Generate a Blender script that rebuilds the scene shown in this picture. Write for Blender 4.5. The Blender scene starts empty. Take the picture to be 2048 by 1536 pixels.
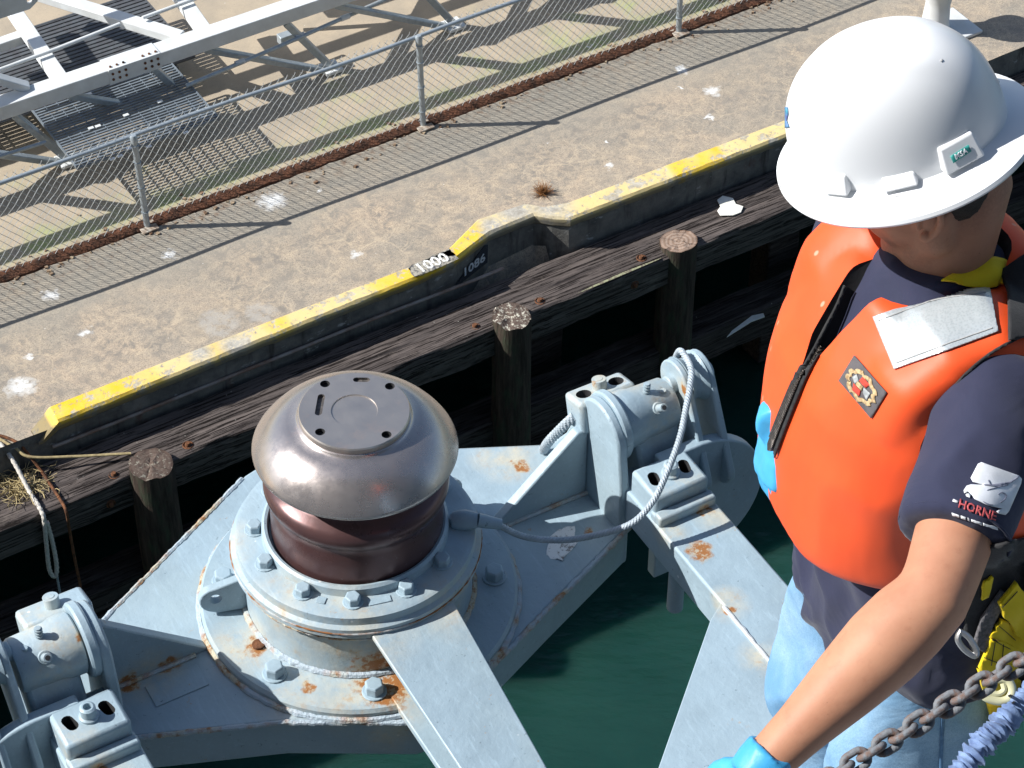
import bpy, bmesh, math, random
from math import sin, cos, pi, radians, sqrt, atan2
from mathutils import Vector as V, Matrix, Euler, noise
from mathutils.bvhtree import BVHTree
random.seed(7)
scene = bpy.context.scene
COL = scene.collection
# ---------------------------------------------------------------- camera, sky, sun, exposure
F_PX, PITCH, ROLL, CAM_H = 4900.0, radians(43.4), radians(.25), 15.0
SUN_EL, SUN_AZ = radians(39.1), radians(183.5)      # azimuth of the sun, counter-clockwise from +X
_F = V((0, cos(PITCH), -sin(PITCH))); _U0 = V((0, sin(PITCH), cos(PITCH))); _R0 = V((1, 0, 0))
_R = _R0*cos(ROLL) + _U0*sin(ROLL); _U = -_R0*sin(ROLL) + _U0*cos(ROLL); _O = V((0, 0, CAM_H))
cam = bpy.data.cameras.new('camera'); camo = bpy.data.objects.new('camera', cam); COL.objects.link(camo)
camo.matrix_world = Matrix(((_R.x, _U.x, -_F.x, 0), (_R.y, _U.y, -_F.y, 0), (_R.z, _U.z, -_F.z, CAM_H), (0, 0, 0, 1)))
cam.sensor_width = 36; cam.lens = F_PX/2048*36; cam.clip_end = 500; cam.clip_start = .05
scene.camera = camo
world = bpy.data.worlds.new('World'); scene.world = world; world.use_nodes = True
wn = world.node_tree; sky = wn.nodes.new('ShaderNodeTexSky'); sky.sky_type = 'NISHITA'; sky.sun_disc = False
sky.sun_elevation = SUN_EL; sky.sun_rotation = pi/2 - SUN_AZ; sky.air_density = 1.0; sky.dust_density = 1.0
wn.links.new(sky.outputs[0], wn.nodes['Background'].inputs[0]); wn.nodes['Background'].inputs[1].default_value = .10
sun = bpy.data.lights.new('sun', 'SUN'); sun.energy = 5.0; sun.angle = radians(.35); sun.color = (1, .985, .95)
suno = bpy.data.objects.new('sun', sun); COL.objects.link(suno)
_sd = V((cos(SUN_EL)*cos(SUN_AZ), cos(SUN_EL)*sin(SUN_AZ), sin(SUN_EL)))
suno.rotation_euler = _sd.to_track_quat('Z', 'Y').to_euler(); suno.location = (-8, 2, 30)
scene.view_settings.view_transform = 'Standard'; scene.view_settings.look = 'None'
scene.view_settings.gamma = 1; scene.view_settings.exposure = .5

def at(u, v, z):                       # where the ray through a photo pixel meets the level z
    q = _F*F_PX + _R*(u-1024) - _U*(v-768); return _O + q*((z-CAM_H)/q.z)
def ray(u, v): return (_F*F_PX + _R*(u-1024) - _U*(v-768)).normalized()
def CD(u, v, D): return _O + (_F + _R*((u-1024)/F_PX) - _U*((v-768)/F_PX))*D

# ---------------------------------------------------------------- mesh helpers
def link(name, me, parent=None):
    o = bpy.data.objects.new(name, me); COL.objects.link(o)
    if parent is not None: o.parent = parent
    return o
def obj(name, bm, mats, parent=None, smooth=True, bevel=0, segs=2, angle=40, world=False):
    if world and parent is not None: bm.transform(parent.matrix_basis.inverted())
    bmesh.ops.recalc_face_normals(bm, faces=bm.faces)
    me = bpy.data.meshes.new(name); 
    if smooth:
        for f in bm.faces: f.smooth = True
    bm.to_mesh(me); bm.free()
    for m in (mats if isinstance(mats, (list, tuple)) else [mats]): me.materials.append(m)
    o = link(name, me, parent)
    if smooth:
        try: me.set_sharp_from_angle(angle=radians(angle))
        except Exception: pass
    if bevel:
        b = o.modifiers.new('bevel', 'BEVEL'); b.width = bevel; b.segments = segs; b.limit_method = 'ANGLE'; b.angle_limit = radians(35)
        b.harden_normals = False
    return o
def empty(name, loc=(0, 0, 0), rz=0, label=None, cat=None, group=None, rot=None):
    o = bpy.data.objects.new(name, None); COL.objects.link(o)
    m = Matrix.Translation(V(loc)) @ (rot.to_4x4() if rot is not None else Matrix.Rotation(rz, 4, 'Z'))
    o.matrix_basis = m; o.empty_display_size = .1
    tag(o, label, cat, group); return o
def tag(o, label=None, cat=None, group=None, kind=None):
    if label: o['label'] = label
    if cat: o['category'] = cat
    if group: o['group'] = group
    if kind: o['kind'] = kind
    return o
NB = bmesh.new
def box(bm, c, s, M=None):
    m = Matrix.Translation(V(c)) @ (M.to_4x4() if M is not None else Matrix()) @ Matrix.Diagonal((s[0], s[1], s[2], 1))
    return bmesh.ops.create_cube(bm, size=1, matrix=m)['verts']
def frame(d, up=V((0, 0, 1))):
    d = V(d).normalized(); x = V(up).cross(d)
    if x.length < 1e-4: x = V((1, 0, 0)).cross(d)
    x.normalize(); y = d.cross(x); return Matrix((x, y, d)).transposed()
def bar(bm, a, b, w, h, up=V((0, 0, 1))):      # box from a to b, w sideways, h along up
    a, b = V(a), V(b); return box(bm, (a+b)/2, (w, h, (b-a).length), frame(b-a, up))
def cyl(bm, a, b, r, r2=None, seg=20, cap=True):
    a, b = V(a), V(b)
    m = Matrix.Translation((a+b)/2) @ frame(b-a).to_4x4()
    return bmesh.ops.create_cone(bm, cap_ends=cap, segments=seg, radius1=r, radius2=r if r2 is None else r2, depth=(b-a).length, matrix=m)['verts']
def lathe(bm, prof, seg=64, M=None, closed=False):
    rings = []
    for r, z in prof:
        ring = [bm.verts.new(V((r*cos(2*pi*k/seg), r*sin(2*pi*k/seg), z))) for k in range(seg)] if r > 1e-6 else [bm.verts.new(V((0, 0, z)))]
        rings.append(ring)
    for a, b in zip(rings, rings[1:] + ([rings[0]] if closed else [])):
        for k in range(seg):
            k2 = (k+1) % seg
            if len(a) == 1 and len(b) == 1: continue
            if len(a) == 1: bm.faces.new((a[0], b[k2], b[k]))
            elif len(b) == 1: bm.faces.new((a[k], a[k2], b[0]))
            else: bm.faces.new((a[k], a[k2], b[k2], b[k]))
    vs = [v for r in rings for v in r]
    if M is not None: bmesh.ops.transform(bm, matrix=M, verts=vs)
    return vs
def prism(bm, poly, z0, z1, M=None):           # 2D outline extruded z0..z1, then moved by M
    a = [bm.verts.new(V((p[0], p[1], z0))) for p in poly]; b = [bm.verts.new(V((p[0], p[1], z1))) for p in poly]
    n = len(poly); bm.faces.new(a[::-1]); bm.faces.new(b)
    for k in range(n): bm.faces.new((a[k], a[(k+1) % n], b[(k+1) % n], b[k]))
    if M is not None: bmesh.ops.transform(bm, matrix=M, verts=a+b)
    return a+b
def smooth_path(pts, n=8):                     # Catmull-Rom through 3D points
    pts = [V(p) for p in pts]; P = [2*pts[0]-pts[1]] + pts + [2*pts[-1]-pts[-2]]; out = []
    for i in range(1, len(P)-2):
        for k in range(n):
            t = k/n; a, b, c, d = P[i-1:i+3]
            out.append(.5*((2*b) + (c-a)*t + (2*a-5*b+4*c-d)*t*t + (3*b-a-3*c+d)*t**3))
    out.append(pts[-1]); return out
def tube(bm, pts, r, seg=8, caps=True, flat=1.0, twist=0, lobes=0, lobe=.0, closed=False):
    pts = [V(p) for p in pts]; n = len(pts); rs = r if isinstance(r, (list, tuple)) else [r]*n
    T = [((pts[(i+1) % n] if closed else pts[min(i+1, n-1)]) - (pts[i-1] if closed else pts[max(i-1, 0)])).normalized() for i in range(n)]
    x = T[0].orthogonal().normalized(); rings = []; L = 0
    for i in range(n):
        x = (x - T[i]*x.dot(T[i])).normalized(); y = T[i].cross(x); ring = []
        if i: L += (pts[i]-pts[i-1]).length
        for k in range(seg):
            a = 2*pi*k/seg; q = rs[i]*(1 + lobe*cos(lobes*(a + twist*L)))
            ring.append(bm.verts.new(pts[i] + x*cos(a)*q + y*sin(a)*q*flat))
        rings.append(ring)
    m = n if closed else n-1
    for i in range(m):
        a, b = rings[i], rings[(i+1) % n]
        for k in range(seg): bm.faces.new((a[k], a[(k+1) % seg], b[(k+1) % seg], b[k]))
    if caps and not closed: bm.faces.new(rings[0][::-1]); bm.faces.new(rings[-1])
    return rings
def loft(bm, rings, caps=True):                # rings: equal-length lists of points
    R = [[bm.verts.new(V(p)) for p in r] for r in rings]; n = len(R[0])
    for a, b in zip(R, R[1:]):
        for k in range(n): bm.faces.new((a[k], a[(k+1) % n], b[(k+1) % n], b[k]))
    if caps: bm.faces.new(R[0][::-1]); bm.faces.new(R[-1])
    return R
def ell(c, ex, ey, n=24, p=2.0):               # (super)ellipse ring
    out = []
    for k in range(n):
        a = 2*pi*k/n; ca, sa = cos(a), sin(a)
        out.append(V(c) + V(ex)*(abs(ca)**(2/p)*(1 if ca >= 0 else -1)) + V(ey)*(abs(sa)**(2/p)*(1 if sa >= 0 else -1)))
    return out
def evaluated(o):
    bpy.context.view_layer.update()
    dg = bpy.context.evaluated_depsgraph_get(); me = bpy.data.meshes.new_from_object(o.evaluated_get(dg), depsgraph=dg); return me
def bake(o):
    me = evaluated(o); o.modifiers.clear(); old = o.data; me.name = old.name; o.data = me; bpy.data.meshes.remove(old); return o
def cutout(o, bm, mat=None):                   # boolean difference with the shape in bm (in o's own space)
    me = bpy.data.meshes.new('cut'); bmesh.ops.recalc_face_normals(bm, faces=bm.faces); bm.to_mesh(me); bm.free()
    if mat is not None: me.materials.append(mat)
    c = bpy.data.objects.new('cut', me); COL.objects.link(c); c.matrix_basis = full(o)
    b = o.modifiers.new('b', 'BOOLEAN'); b.object = c; b.operation = 'DIFFERENCE'; b.solver = 'EXACT'
    try: b.material_mode = 'TRANSFER'
    except Exception: pass
    bake(o); bpy.data.objects.remove(c); bpy.data.meshes.remove(me); return o
def full(o):
    m = o.matrix_basis.copy(); p = o.parent
    while p is not None: m = p.matrix_basis @ m; p = p.parent
    return m
def remesh(bm, voxel, smooth=3, fac=.5):       # union of overlapping closed shapes as one even surface -> bmesh
    bmesh.ops.recalc_face_normals(bm, faces=bm.faces)
    me = bpy.data.meshes.new('tmp'); bm.to_mesh(me); bm.free(); o = bpy.data.objects.new('tmp', me); COL.objects.link(o)
    r = o.modifiers.new('r', 'REMESH'); r.mode = 'VOXEL'; r.voxel_size = voxel; r.adaptivity = 0
    if smooth:
        s = o.modifiers.new('s', 'SMOOTH'); s.iterations = smooth; s.factor = fac
    m2 = evaluated(o); b2 = bmesh.new(); b2.from_mesh(m2); bpy.data.objects.remove(o); bpy.data.meshes.remove(me); bpy.data.meshes.remove(m2)
    return b2
def jitter(bm, amp, scale, seed=0, along=None):
    for v in bm.verts:
        d = noise.noise_vector(v.co*scale + V((seed, seed*1.7, 0)))*amp
        v.co += d if along is None else V(along)*d.x

# ---------------------------------------------------------------- material helper
class Mat:
    def __init__(s, name, rough=.6, metal=0, spec=.5, coat=0):
        s.m = bpy.data.materials.new(name); s.m.use_nodes = True; s.t = s.m.node_tree; s.b = s.t.nodes['Principled BSDF']
        s.b.inputs['Roughness'].default_value = rough; s.b.inputs['Metallic'].default_value = metal
        s.b.inputs['Specular IOR Level'].default_value = spec; s.b.inputs['Coat Weight'].default_value = coat
        s.co = s.t.nodes.new('ShaderNodeTexCoord').outputs['Object']; s.h = None
    def n(s, typ, **k):
        x = s.t.nodes.new('ShaderNode'+typ)
        for a, b in k.items():
            if hasattr(x, a): setattr(x, a, b)
            else: s.put(x.inputs[a.replace('_', ' ')], b)
        return x
    def put(s, inp, v):
        if isinstance(v, bpy.types.NodeSocket): s.t.links.new(v, inp)
        elif isinstance(v, tuple) and len(v) == 3 and inp.type == 'RGBA': inp.default_value = (*v, 1)
        else: inp.default_value = v
    def map(s, scale=(1, 1, 1), loc=(0, 0, 0), rot=(0, 0, 0), co=None):
        x = s.n('Mapping'); s.put(x.inputs['Vector'], co or s.co); x.inputs['Scale'].default_value = scale
        x.inputs['Location'].default_value = loc; x.inputs['Rotation'].default_value = rot; return x.outputs[0]
    def noise(s, scale, detail=5, rough=.6, co=None, dist=0):
        x = s.n('TexNoise'); s.put(x.inputs['Vector'], co or s.co); x.inputs['Scale'].default_value = scale
        x.inputs['Detail'].default_value = detail; x.inputs['Roughness'].default_value = rough; x.inputs['Distortion'].default_value = dist; return x.outputs['Fac']
    def voro(s, scale, feature='F1', co=None, out='Distance', rnd=1):
        x = s.n('TexVoronoi'); x.feature = feature; s.put(x.inputs['Vector'], co or s.co); x.inputs['Scale'].default_value = scale
        x.inputs['Randomness'].default_value = rnd; return x.outputs[out]
    def ramp(s, fac, a, b, c0=0., c1=1.):          # linear step a..b -> c0..c1 (clamped)
        x = s.n('MapRange'); s.put(x.inputs['Value'], fac)
        for k, v in zip(('From Min', 'From Max', 'To Min', 'To Max'), (a, b, c0, c1)): x.inputs[k].default_value = v
        return x.outputs[0]
    def math(s, op, a, b=0.):
        x = s.n('Math'); x.operation = op; s.put(x.inputs[0], a); s.put(x.inputs[1], b); return x.outputs[0]
    def mix(s, fac, a, b):
        x = s.n('Mix'); x.data_type = 'RGBA'; s.put(x.inputs[0], fac); s.put(x.inputs[6], a); s.put(x.inputs[7], b); return x.outputs[2]
    def xyz(s, co=None):
        x = s.n('SeparateXYZ'); s.put(x.inputs[0], co or s.co); return x.outputs
    def spot(s, p, r, co=None):                    # soft ball mask, 1 inside
        x = s.n('VectorMath'); x.operation = 'DISTANCE'; s.put(x.inputs[0], co or s.co); x.inputs[1].default_value = p
        return s.ramp(x.outputs['Value'], r, r*.25)
    def spots(s, lst, co=None):
        o = None
        for p, r in lst:
            k = s.spot(p, r, co); o = k if o is None else s.math('MAXIMUM', o, k)
        return o
    def color(s, c): s.put(s.b.inputs['Base Color'], c); s.c = c; return s
    def rough(s, r): s.put(s.b.inputs['Roughness'], r); return s
    def bump(s, h, strength=.3, dist=.01):
        x = s.n('Bump'); s.put(x.inputs['Height'], h); x.inputs['Strength'].default_value = strength; x.inputs['Distance'].default_value = dist
        if s.h: s.put(x.inputs['Normal'], s.h)
        s.h = x.outputs[0]; s.put(s.b.inputs['Normal'], s.h); return s
def simple(name, c, c2=None, rough=.6, metal=0, sc=20, bump=.2, bsc=120, spec=.5, bdist=.002, coat=0):
    M = Mat(name, rough, metal, spec, coat); c2 = c2 or tuple(x*.75 for x in c)
    M.color(M.mix(M.ramp(M.noise(sc, 6), .35, .65), c, c2))
    if bump: M.bump(M.noise(bsc, 4), bump, bdist)
    return M.m
# ---------------------------------------------------------------- materials of the place
PANG = radians(31.73); PO = V((-.918, 19.641, 0))             # the pier's own frame: s along the fence, t towards the land
PE = V((cos(PANG), sin(PANG), 0)); PN = V((-sin(PANG), cos(PANG), 0))
def st(u, v, z=0.): d = at(u, v, z)-PO; return (d.dot(PE), d.dot(PN))
def pw(s, t, z=0.): return PO + PE*s + PN*t + V((0, 0, z))
PROT = Matrix.Rotation(PANG, 3, 'Z')

def m_concrete():
    M = Mat('pier_concrete', .9, spec=.25); X = M.xyz(); t = X[1]
    w = M.n('VectorMath'); w.operation = 'MULTIPLY_ADD'
    nz = M.n('TexNoise'); M.put(nz.inputs['Vector'], M.co); nz.inputs['Scale'].default_value = 3; nz.inputs['Detail'].default_value = 4
    M.put(w.inputs[0], nz.outputs['Color']); w.inputs[1].default_value = (.22, .22, .0); M.put(w.inputs[2], M.co); wc = w.outputs[0]
    big = M.noise(1.1, 4, .6); mid = M.noise(5, 6, .7); fine = M.noise(38, 6, .75); gr = M.noise(120, 3, .7)
    tan = (.58, .46, .325); grey = (.36, .31, .25); dark = (.13, .115, .10)
    c = M.mix(M.ramp(mid, .38, .62), grey, tan); c = M.mix(M.ramp(big, .45, .68, 0, .75), c, (.39, .345, .28))
    c = M.mix(M.math('MULTIPLY', M.ramp(M.noise(.55, 5, .65, co=M.map(loc=(3, 3, 0)), dist=.6), .44, .60), .6), c, (.32, .29, .24)); c = M.mix(M.math('MULTIPLY', M.ramp(M.noise(.8, 5, .7, co=M.map(loc=(8, 1, 0)), dist=.6), .52, .66), .5), c, (.58, .44, .31))
    # dark pitting in clumps
    pit = M.math('MULTIPLY', M.ramp(M.noise(26, 5, .75), .54, .66), M.ramp(M.noise(2.6, 3), .36, .58)); c = M.mix(M.math('MULTIPLY', pit, .8), c, dark)
    g3 = M.noise(75, 5, .8); c = M.mix(M.ramp(g3, .50, .62, 0, .9), c, (.15, .128, .105)); c = M.mix(M.ramp(M.noise(52, 5, .8, co=M.map(loc=(7, 3, 0))), .54, .66, 0, .6), c, (.60, .50, .38))
    c = M.mix(M.math('MULTIPLY', M.ramp(M.noise(17, 6, .8, co=M.map(loc=(2, 8, 0))), .53, .64), .55), c, (.24, .215, .19))
    # pale mortar veins
    v = M.ramp(M.voro(2.9, 'DISTANCE_TO_EDGE', wc), .030, .006); v2 = M.ramp(M.voro(7.5, 'DISTANCE_TO_EDGE', wc), .045, .01)
    v = M.math('MULTIPLY', v, M.ramp(M.noise(2.1, 3), .42, .58)); v2 = M.math('MULTIPLY', v2, M.ramp(M.noise(1.7, 3, co=M.map(loc=(5, 2, 0))), .5, .66))
    c = M.mix(M.math('MULTIPLY', M.ramp(M.noise(8.5, 7, .78, co=M.map(loc=(4, 4, 0)), dist=.5), .47, .60), M.ramp(M.noise(1.3, 3, co=M.map(loc=(9, 2, 0))), .36, .6, .35, .95)), c, (.235, .21, .18))
    vv = M.math('MULTIPLY', M.math('MAXIMUM', v, v2), M.ramp(t, -.75, -1.2)); c = M.mix(M.math('MULTIPLY', M.math('MULTIPLY', vv, M.ramp(M.noise(19, 5, .75), .34, .54)), .6), c, (.56, .45, .32))
    # smoother screed beyond the fence, greyer strip along it
    land = M.ramp(t, -.06, .12); cl = M.mix(M.ramp(M.noise(2.2, 5), .35, .66), (.47, .385, .28), (.36, .305, .235)); cl = M.mix(M.ramp(M.noise(45, 5, .7), .55, .72, 0, .5), cl, (.22, .19, .15))
    c = M.mix(land, c, cl)
    strip = M.math('MULTIPLY', M.ramp(t, -.95, -.55), M.ramp(t, .02, -.06)); c = M.mix(M.math('MULTIPLY', strip, .6), c, M.mix(M.ramp(fine, .4, .6), (.27, .255, .22), (.38, .345, .28)))
    # algae along the fence foot
    alg = M.math('MULTIPLY', M.math('MULTIPLY', M.ramp(t, .1, .2), M.ramp(t, .52, .26)), M.ramp(M.noise(2.3, 4), .38, .6)); c = M.mix(M.math('MULTIPLY', alg, .85), c, (.33, .38, .16))
    alg2 = M.math('MULTIPLY', M.ramp(M.noise(1.3, 4, co=M.map(loc=(3, 9, 0))), .6, .72), M.math('MULTIPLY', M.ramp(t, .1, .3), M.ramp(t, 1.6, .9))); c = M.mix(M.math('MULTIPLY', alg2, .6), c, (.34, .42, .14))
    # rust bleeding from the strip
    rs = M.math('MULTIPLY', M.math('MULTIPLY', M.ramp(t, -.4, -.08), M.ramp(t, .25, .05)), M.ramp(M.noise(9, 6, .75), .5, .66)); c = M.mix(M.math('MULTIPLY', rs, .8), c, (.17, .075, .03))
    # droppings and lime patches: where the photo has them
    L = []
    for u, v, r in ((545, 402, .17), (338, 510, .09), (712, 510, .07), (170, 664, .07), (42, 772, .16), (1425, 183, .1), (1365, 140, .09), (1420, 235, .05), (1220, 330, .05), (1215, 283, .03), (1363, 176, .03), (1255, 402, .04), (100, 590, .09), (640, 380, .03), (1098, 288, .02), (880, 255, .02), (1180, 90, .04), (60, 715, .05)):
        s, tt = st(u, v); L.append(((s, tt, 0), r))
    wsp = M.n('VectorMath'); wsp.operation = 'MULTIPLY_ADD'; nz2 = M.n('TexNoise'); M.put(nz2.inputs['Vector'], M.co); nz2.inputs['Scale'].default_value = 14; nz2.inputs['Detail'].default_value = 5
    M.put(wsp.inputs[0], nz2.outputs['Color']); wsp.inputs[1].default_value = (.22, .22, 0); M.put(wsp.inputs[2], M.map(loc=(-.11, -.11, 0)))
    sp = M.spots(L, wsp.outputs[0]); sp = M.math('MULTIPLY', sp, M.ramp(M.noise(24, 5, .7), .34, .48)); c = M.mix(M.math('MULTIPLY', sp, .95), c, (.80, .80, .78))
    s0, t0 = st(440, 645); s1, t1 = st(520, 625); gp_ = M.spots([((s0, t0, 0), .26), ((s1, t1, 0), .2)], wsp.outputs[0]); c = M.mix(M.math('MULTIPLY', M.math('MULTIPLY', M.ramp(gp_, .25, .6), M.ramp(M.noise(7, 6, .7), .40, .50)), .55), c, (.43, .41, .375))
    tiny = M.math('MULTIPLY', M.ramp(M.voro(7, 'F1'), .05, .03), M.ramp(M.noise(3.3, 2, co=M.map(loc=(1, 4, 0))), .5, .55)); c = M.mix(M.math('MULTIPLY', tiny, .8), c, (.7, .68, .62))
    c = M.mix(M.ramp(gr, .35, .7, 0, .35), c, M.mix(.5, c, (.1, .09, .08)))
    M.color(c).bump(M.math('ADD', M.math('MULTIPLY', fine, .5), gr), .35, .007); return M.m
def m_kerb():
    M = Mat('kerb_paint', .62, spec=.35); X = M.xyz()
    s = X[0]; n1 = M.noise(3.2, 6, .7); n2 = M.noise(17, 6, .75); band = M.noise(1.15, 2, .4, co=M.map((1, .15, .15)))
    y = M.mix(M.ramp(n1, .38, .62), (.80, .50, .012), (.74, .53, .12)); y = M.mix(M.ramp(band, .45, .5, 0, .75), y, (.70, .57, .32))
    bare = M.mix(M.ramp(n2, .4, .6), (.52, .49, .43), (.33, .30, .25))
    chip = M.math('MAXIMUM', M.ramp(n2, .585, .64), M.math('MULTIPLY', M.ramp(M.noise(5, 6, .75), .52, .58), .9))
    P = [st(1030, 420, .2), st(1100, 412, .2), st(985, 450, .2), st(470, 690, .2), st(400, 705, .2)]
    pt = M.spots([((P[0][0], P[0][1], .2), .34), ((P[1][0], P[1][1], .2), .3), ((P[2][0], P[2][1], .2), .2), ((P[3][0], P[3][1], .2), .22), ((P[4][0], P[4][1], .2), .18)])
    chip = M.math('MAXIMUM', chip, M.math('MULTIPLY', pt, M.ramp(n2, .34, .46)))
    c = M.mix(chip, y, bare); c = M.mix(M.ramp(M.noise(60, 4, .7), .62, .74, 0, .7), c, (.12, .1, .07))
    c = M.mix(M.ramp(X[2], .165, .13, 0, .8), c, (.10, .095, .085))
    M.color(c).bump(M.math('ADD', M.math('MULTIPLY', chip, -.6), n2), .6, .006); return M.m
def m_wall():
    M = Mat('quay_wall_concrete', .85, spec=.25); X = M.xyz()
    c = M.mix(M.ramp(M.noise(4, 6, .7), .35, .65), (.10, .10, .095), (.22, .21, .19)); st_ = M.noise(6, 4, .6, co=M.map((1.5, 1, .25)))
    c = M.mix(M.ramp(st_, .55, .7, 0, .8), c, (.05, .045, .04)); c = M.mix(M.ramp(M.noise(9, 5, .7, co=M.map((.5, 1, 1), loc=(3, 1, 2))), .62, .68, 0, .8), c, (.42, .43, .43))
    c = M.mix(M.ramp(M.noise(2.7, 4, co=M.map((1, 1, .5), loc=(7, 0, 1))), .64, .72, 0, .7), c, (.13, .06, .035))
    M.color(c).bump(M.noise(45, 6, .75), .6, .012); return M.m
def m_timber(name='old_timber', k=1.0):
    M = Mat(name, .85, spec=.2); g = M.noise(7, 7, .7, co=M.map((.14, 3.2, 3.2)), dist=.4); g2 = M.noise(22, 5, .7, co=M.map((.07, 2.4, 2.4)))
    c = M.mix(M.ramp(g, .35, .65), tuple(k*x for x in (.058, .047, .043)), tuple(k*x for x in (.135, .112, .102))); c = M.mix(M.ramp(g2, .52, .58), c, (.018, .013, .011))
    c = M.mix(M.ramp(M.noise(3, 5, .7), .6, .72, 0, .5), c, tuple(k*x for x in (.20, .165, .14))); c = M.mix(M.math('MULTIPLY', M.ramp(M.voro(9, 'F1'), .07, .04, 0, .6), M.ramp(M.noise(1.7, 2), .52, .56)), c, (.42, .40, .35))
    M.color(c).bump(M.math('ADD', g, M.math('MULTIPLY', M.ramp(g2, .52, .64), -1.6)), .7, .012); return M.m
def m_pile():
    M = Mat('pile_side', .85, spec=.2); g = M.noise(8, 6, .7, co=M.map((3, 3, .3))); g2 = M.noise(5, 5, .7, co=M.map((2, 2, .6), loc=(4, 4, 0)))
    c = M.mix(M.ramp(g, .35, .65), (.026, .019, .015), (.085, .062, .048)); c = M.mix(M.ramp(g2, .5, .64, 0, .7), c, (.045, .062, .038)); c = M.mix(M.ramp(M.noise(40, 4), .70, .78, 0, .6), c, (.2, .2, .17))
    M.color(c).bump(g, .8, .02); return M.m
def m_endgrain(name, fresh):
    M = Mat(name, .9, spec=.2); X = M.xyz()
    r = M.math('SQRT', M.math('ADD', M.math('POWER', X[0], 2.), M.math('POWER', X[1], 2.))); rr = M.math('ADD', M.math('MULTIPLY', r, 150.), M.math('MULTIPLY', M.noise(6, 4), 5.))
    ring = M.math('SINE', rr); c = M.mix(M.ramp(ring, -1, 1), (.22, .15, .11), (.33, .25, .2))
    th = M.math('ARCTAN2', X[1], X[0]); spoke = M.ramp(M.noise(1.0, 3, .5, co=M.n('CombineXYZ', X=M.math('MULTIPLY', th, 2.6)).outputs[0]), .60, .66); c = M.mix(M.math('MULTIPLY', spoke, .9), c, (.03, .02, .018))
    c = M.mix(M.ramp(r, .14, .19, 0, .7), c, (.13, .075, .05))
    if not fresh:
        c = M.mix(.75, c, (.055, .04, .035)); d = M.ramp(M.noise(26, 5, .75), .56 if fresh is None else .535, .62 if fresh is None else .60); c = M.mix(d, c, (.60, .57, .47) if fresh is not None else (.28, .26, .21))
    M.color(c).bump(M.noise(40, 5, .7), .8, .01); return M.m
def m_paintsteel(name, spots, base=(.325, .425, .49), stains=()):
    M = Mat(name, .42, spec=.5); n1 = M.noise(6, 5, .6); n2 = M.noise(30, 6, .7)
    b2 = tuple(x*.84 for x in base); c = M.mix(M.ramp(n1, .35, .68), base, b2); c = M.mix(M.ramp(M.noise(2.2, 4), .5, .7, 0, .5), c, (base[0]*1.06, base[1]*1.0, base[2]*.9))
    c = M.mix(M.ramp(M.noise(62, 5, .75), .635, .69, 0, .85), c, tuple(x*.38 for x in base)); c = M.mix(M.ramp(M.noise(17, 7, .8, co=M.map(loc=(3, 1, 5))), .635, .69, 0, .9), c, (.38, .24, .12)); c = M.mix(M.ramp(M.noise(5, 6, .7, co=M.map((1, 1, .35), loc=(6, 1, 2))), .55, .7, 0, .55), c, tuple(x*.72 for x in base)); c = M.mix(M.ramp(M.noise(110, 3, .6, co=M.map((1, .12, 1))), .56, .7, 0, .3), c, tuple(min(1, x*1.3) for x in base))
    c = M.mix(M.ramp(M.voro(13, 'F1', M.map(loc=(.3, .7, .2))), .055, .035, 0, .8), c, (.78, .80, .80))
    if stains:
        sm = M.math('MULTIPLY', M.spots(stains), M.ramp(M.noise(11, 6, .72), .36, .62)); c = M.mix(M.math('MULTIPLY', sm, .8), c, (.56, .50, .37)); c = M.mix(M.math('MULTIPLY', M.math('MULTIPLY', sm, M.ramp(M.noise(24, 6, .75, co=M.map(loc=(2, 2, 7))), .54, .64)), .7), c, (.42, .24, .09))
    rm = None
    if spots:
        w = M.n('VectorMath'); w.operation = 'MULTIPLY_ADD'; nz = M.n('TexNoise'); M.put(nz.inputs['Vector'], M.co); nz.inputs['Scale'].default_value = 28; nz.inputs['Detail'].default_value = 5
        M.put(w.inputs[0], nz.outputs['Color']); w.inputs[1].default_value = (.05, .05, .05); M.put(w.inputs[2], M.map(loc=(-.025, -.025, -.025)))
        rm = M.spots(spots, w.outputs[0]); k = M.math('MULTIPLY', rm, M.ramp(n2, .28, .5)); c = M.mix(M.ramp(k, .2, .7, 0, .6), c, (.52, .36, .16)); c = M.mix(M.ramp(M.math('MULTIPLY', k, M.ramp(M.noise(55, 5, .75), .36, .58)), .16, .5, 0, .92), c, (.30, .11, .022))
    M.color(c).rough(M.ramp(n2, .3, .7, .34, .55)); M.bump(M.math('ADD', M.math('MULTIPLY', M.noise(9, 3), .8), M.math('MULTIPLY', n2, .5)), .5, .007); return M.m
MC, MK, MW, MT, MP = m_concrete(), m_kerb(), m_wall(), m_timber(), m_pile()
MT2 = m_timber('dark_timber', .6)  # same timber grain in darker tones
RUST = simple('rust', (.20, .085, .04), (.07, .035, .022), .9, 0, 22, .8, 60, .2, .01)
RUSTD = simple('rust_flakes', (.16, .07, .04), (.045, .027, .02), .95, 0, 14, 1, 40, .2, .03)
GALV = simple('galvanised_steel', (.42, .47, .50), (.33, .37, .40), .42, .35, 25, .15, 90)
WHITE = simple('white_structure_paint', (.68, .70, .70), (.58, .59, .58), .5, 0, 5, .2, 60)
DGREY = simple('grey_grating', (.21, .245, .28), (.15, .175, .20), .5, .2, 9, .1, 80)
DARKG = simple('dark_grating', (.10, .11, .12), (.07, .07, .075), .6, .1, 9, .1, 80)
YSTR = simple('straw_fibre', (.50, .40, .20), (.30, .23, .12), .9, 0, 30, .4, 200)
LIME = simple('white_lime_splat', (.78, .77, .72), (.70, .68, .6), .9, 0, 20, .6, 80)
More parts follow.
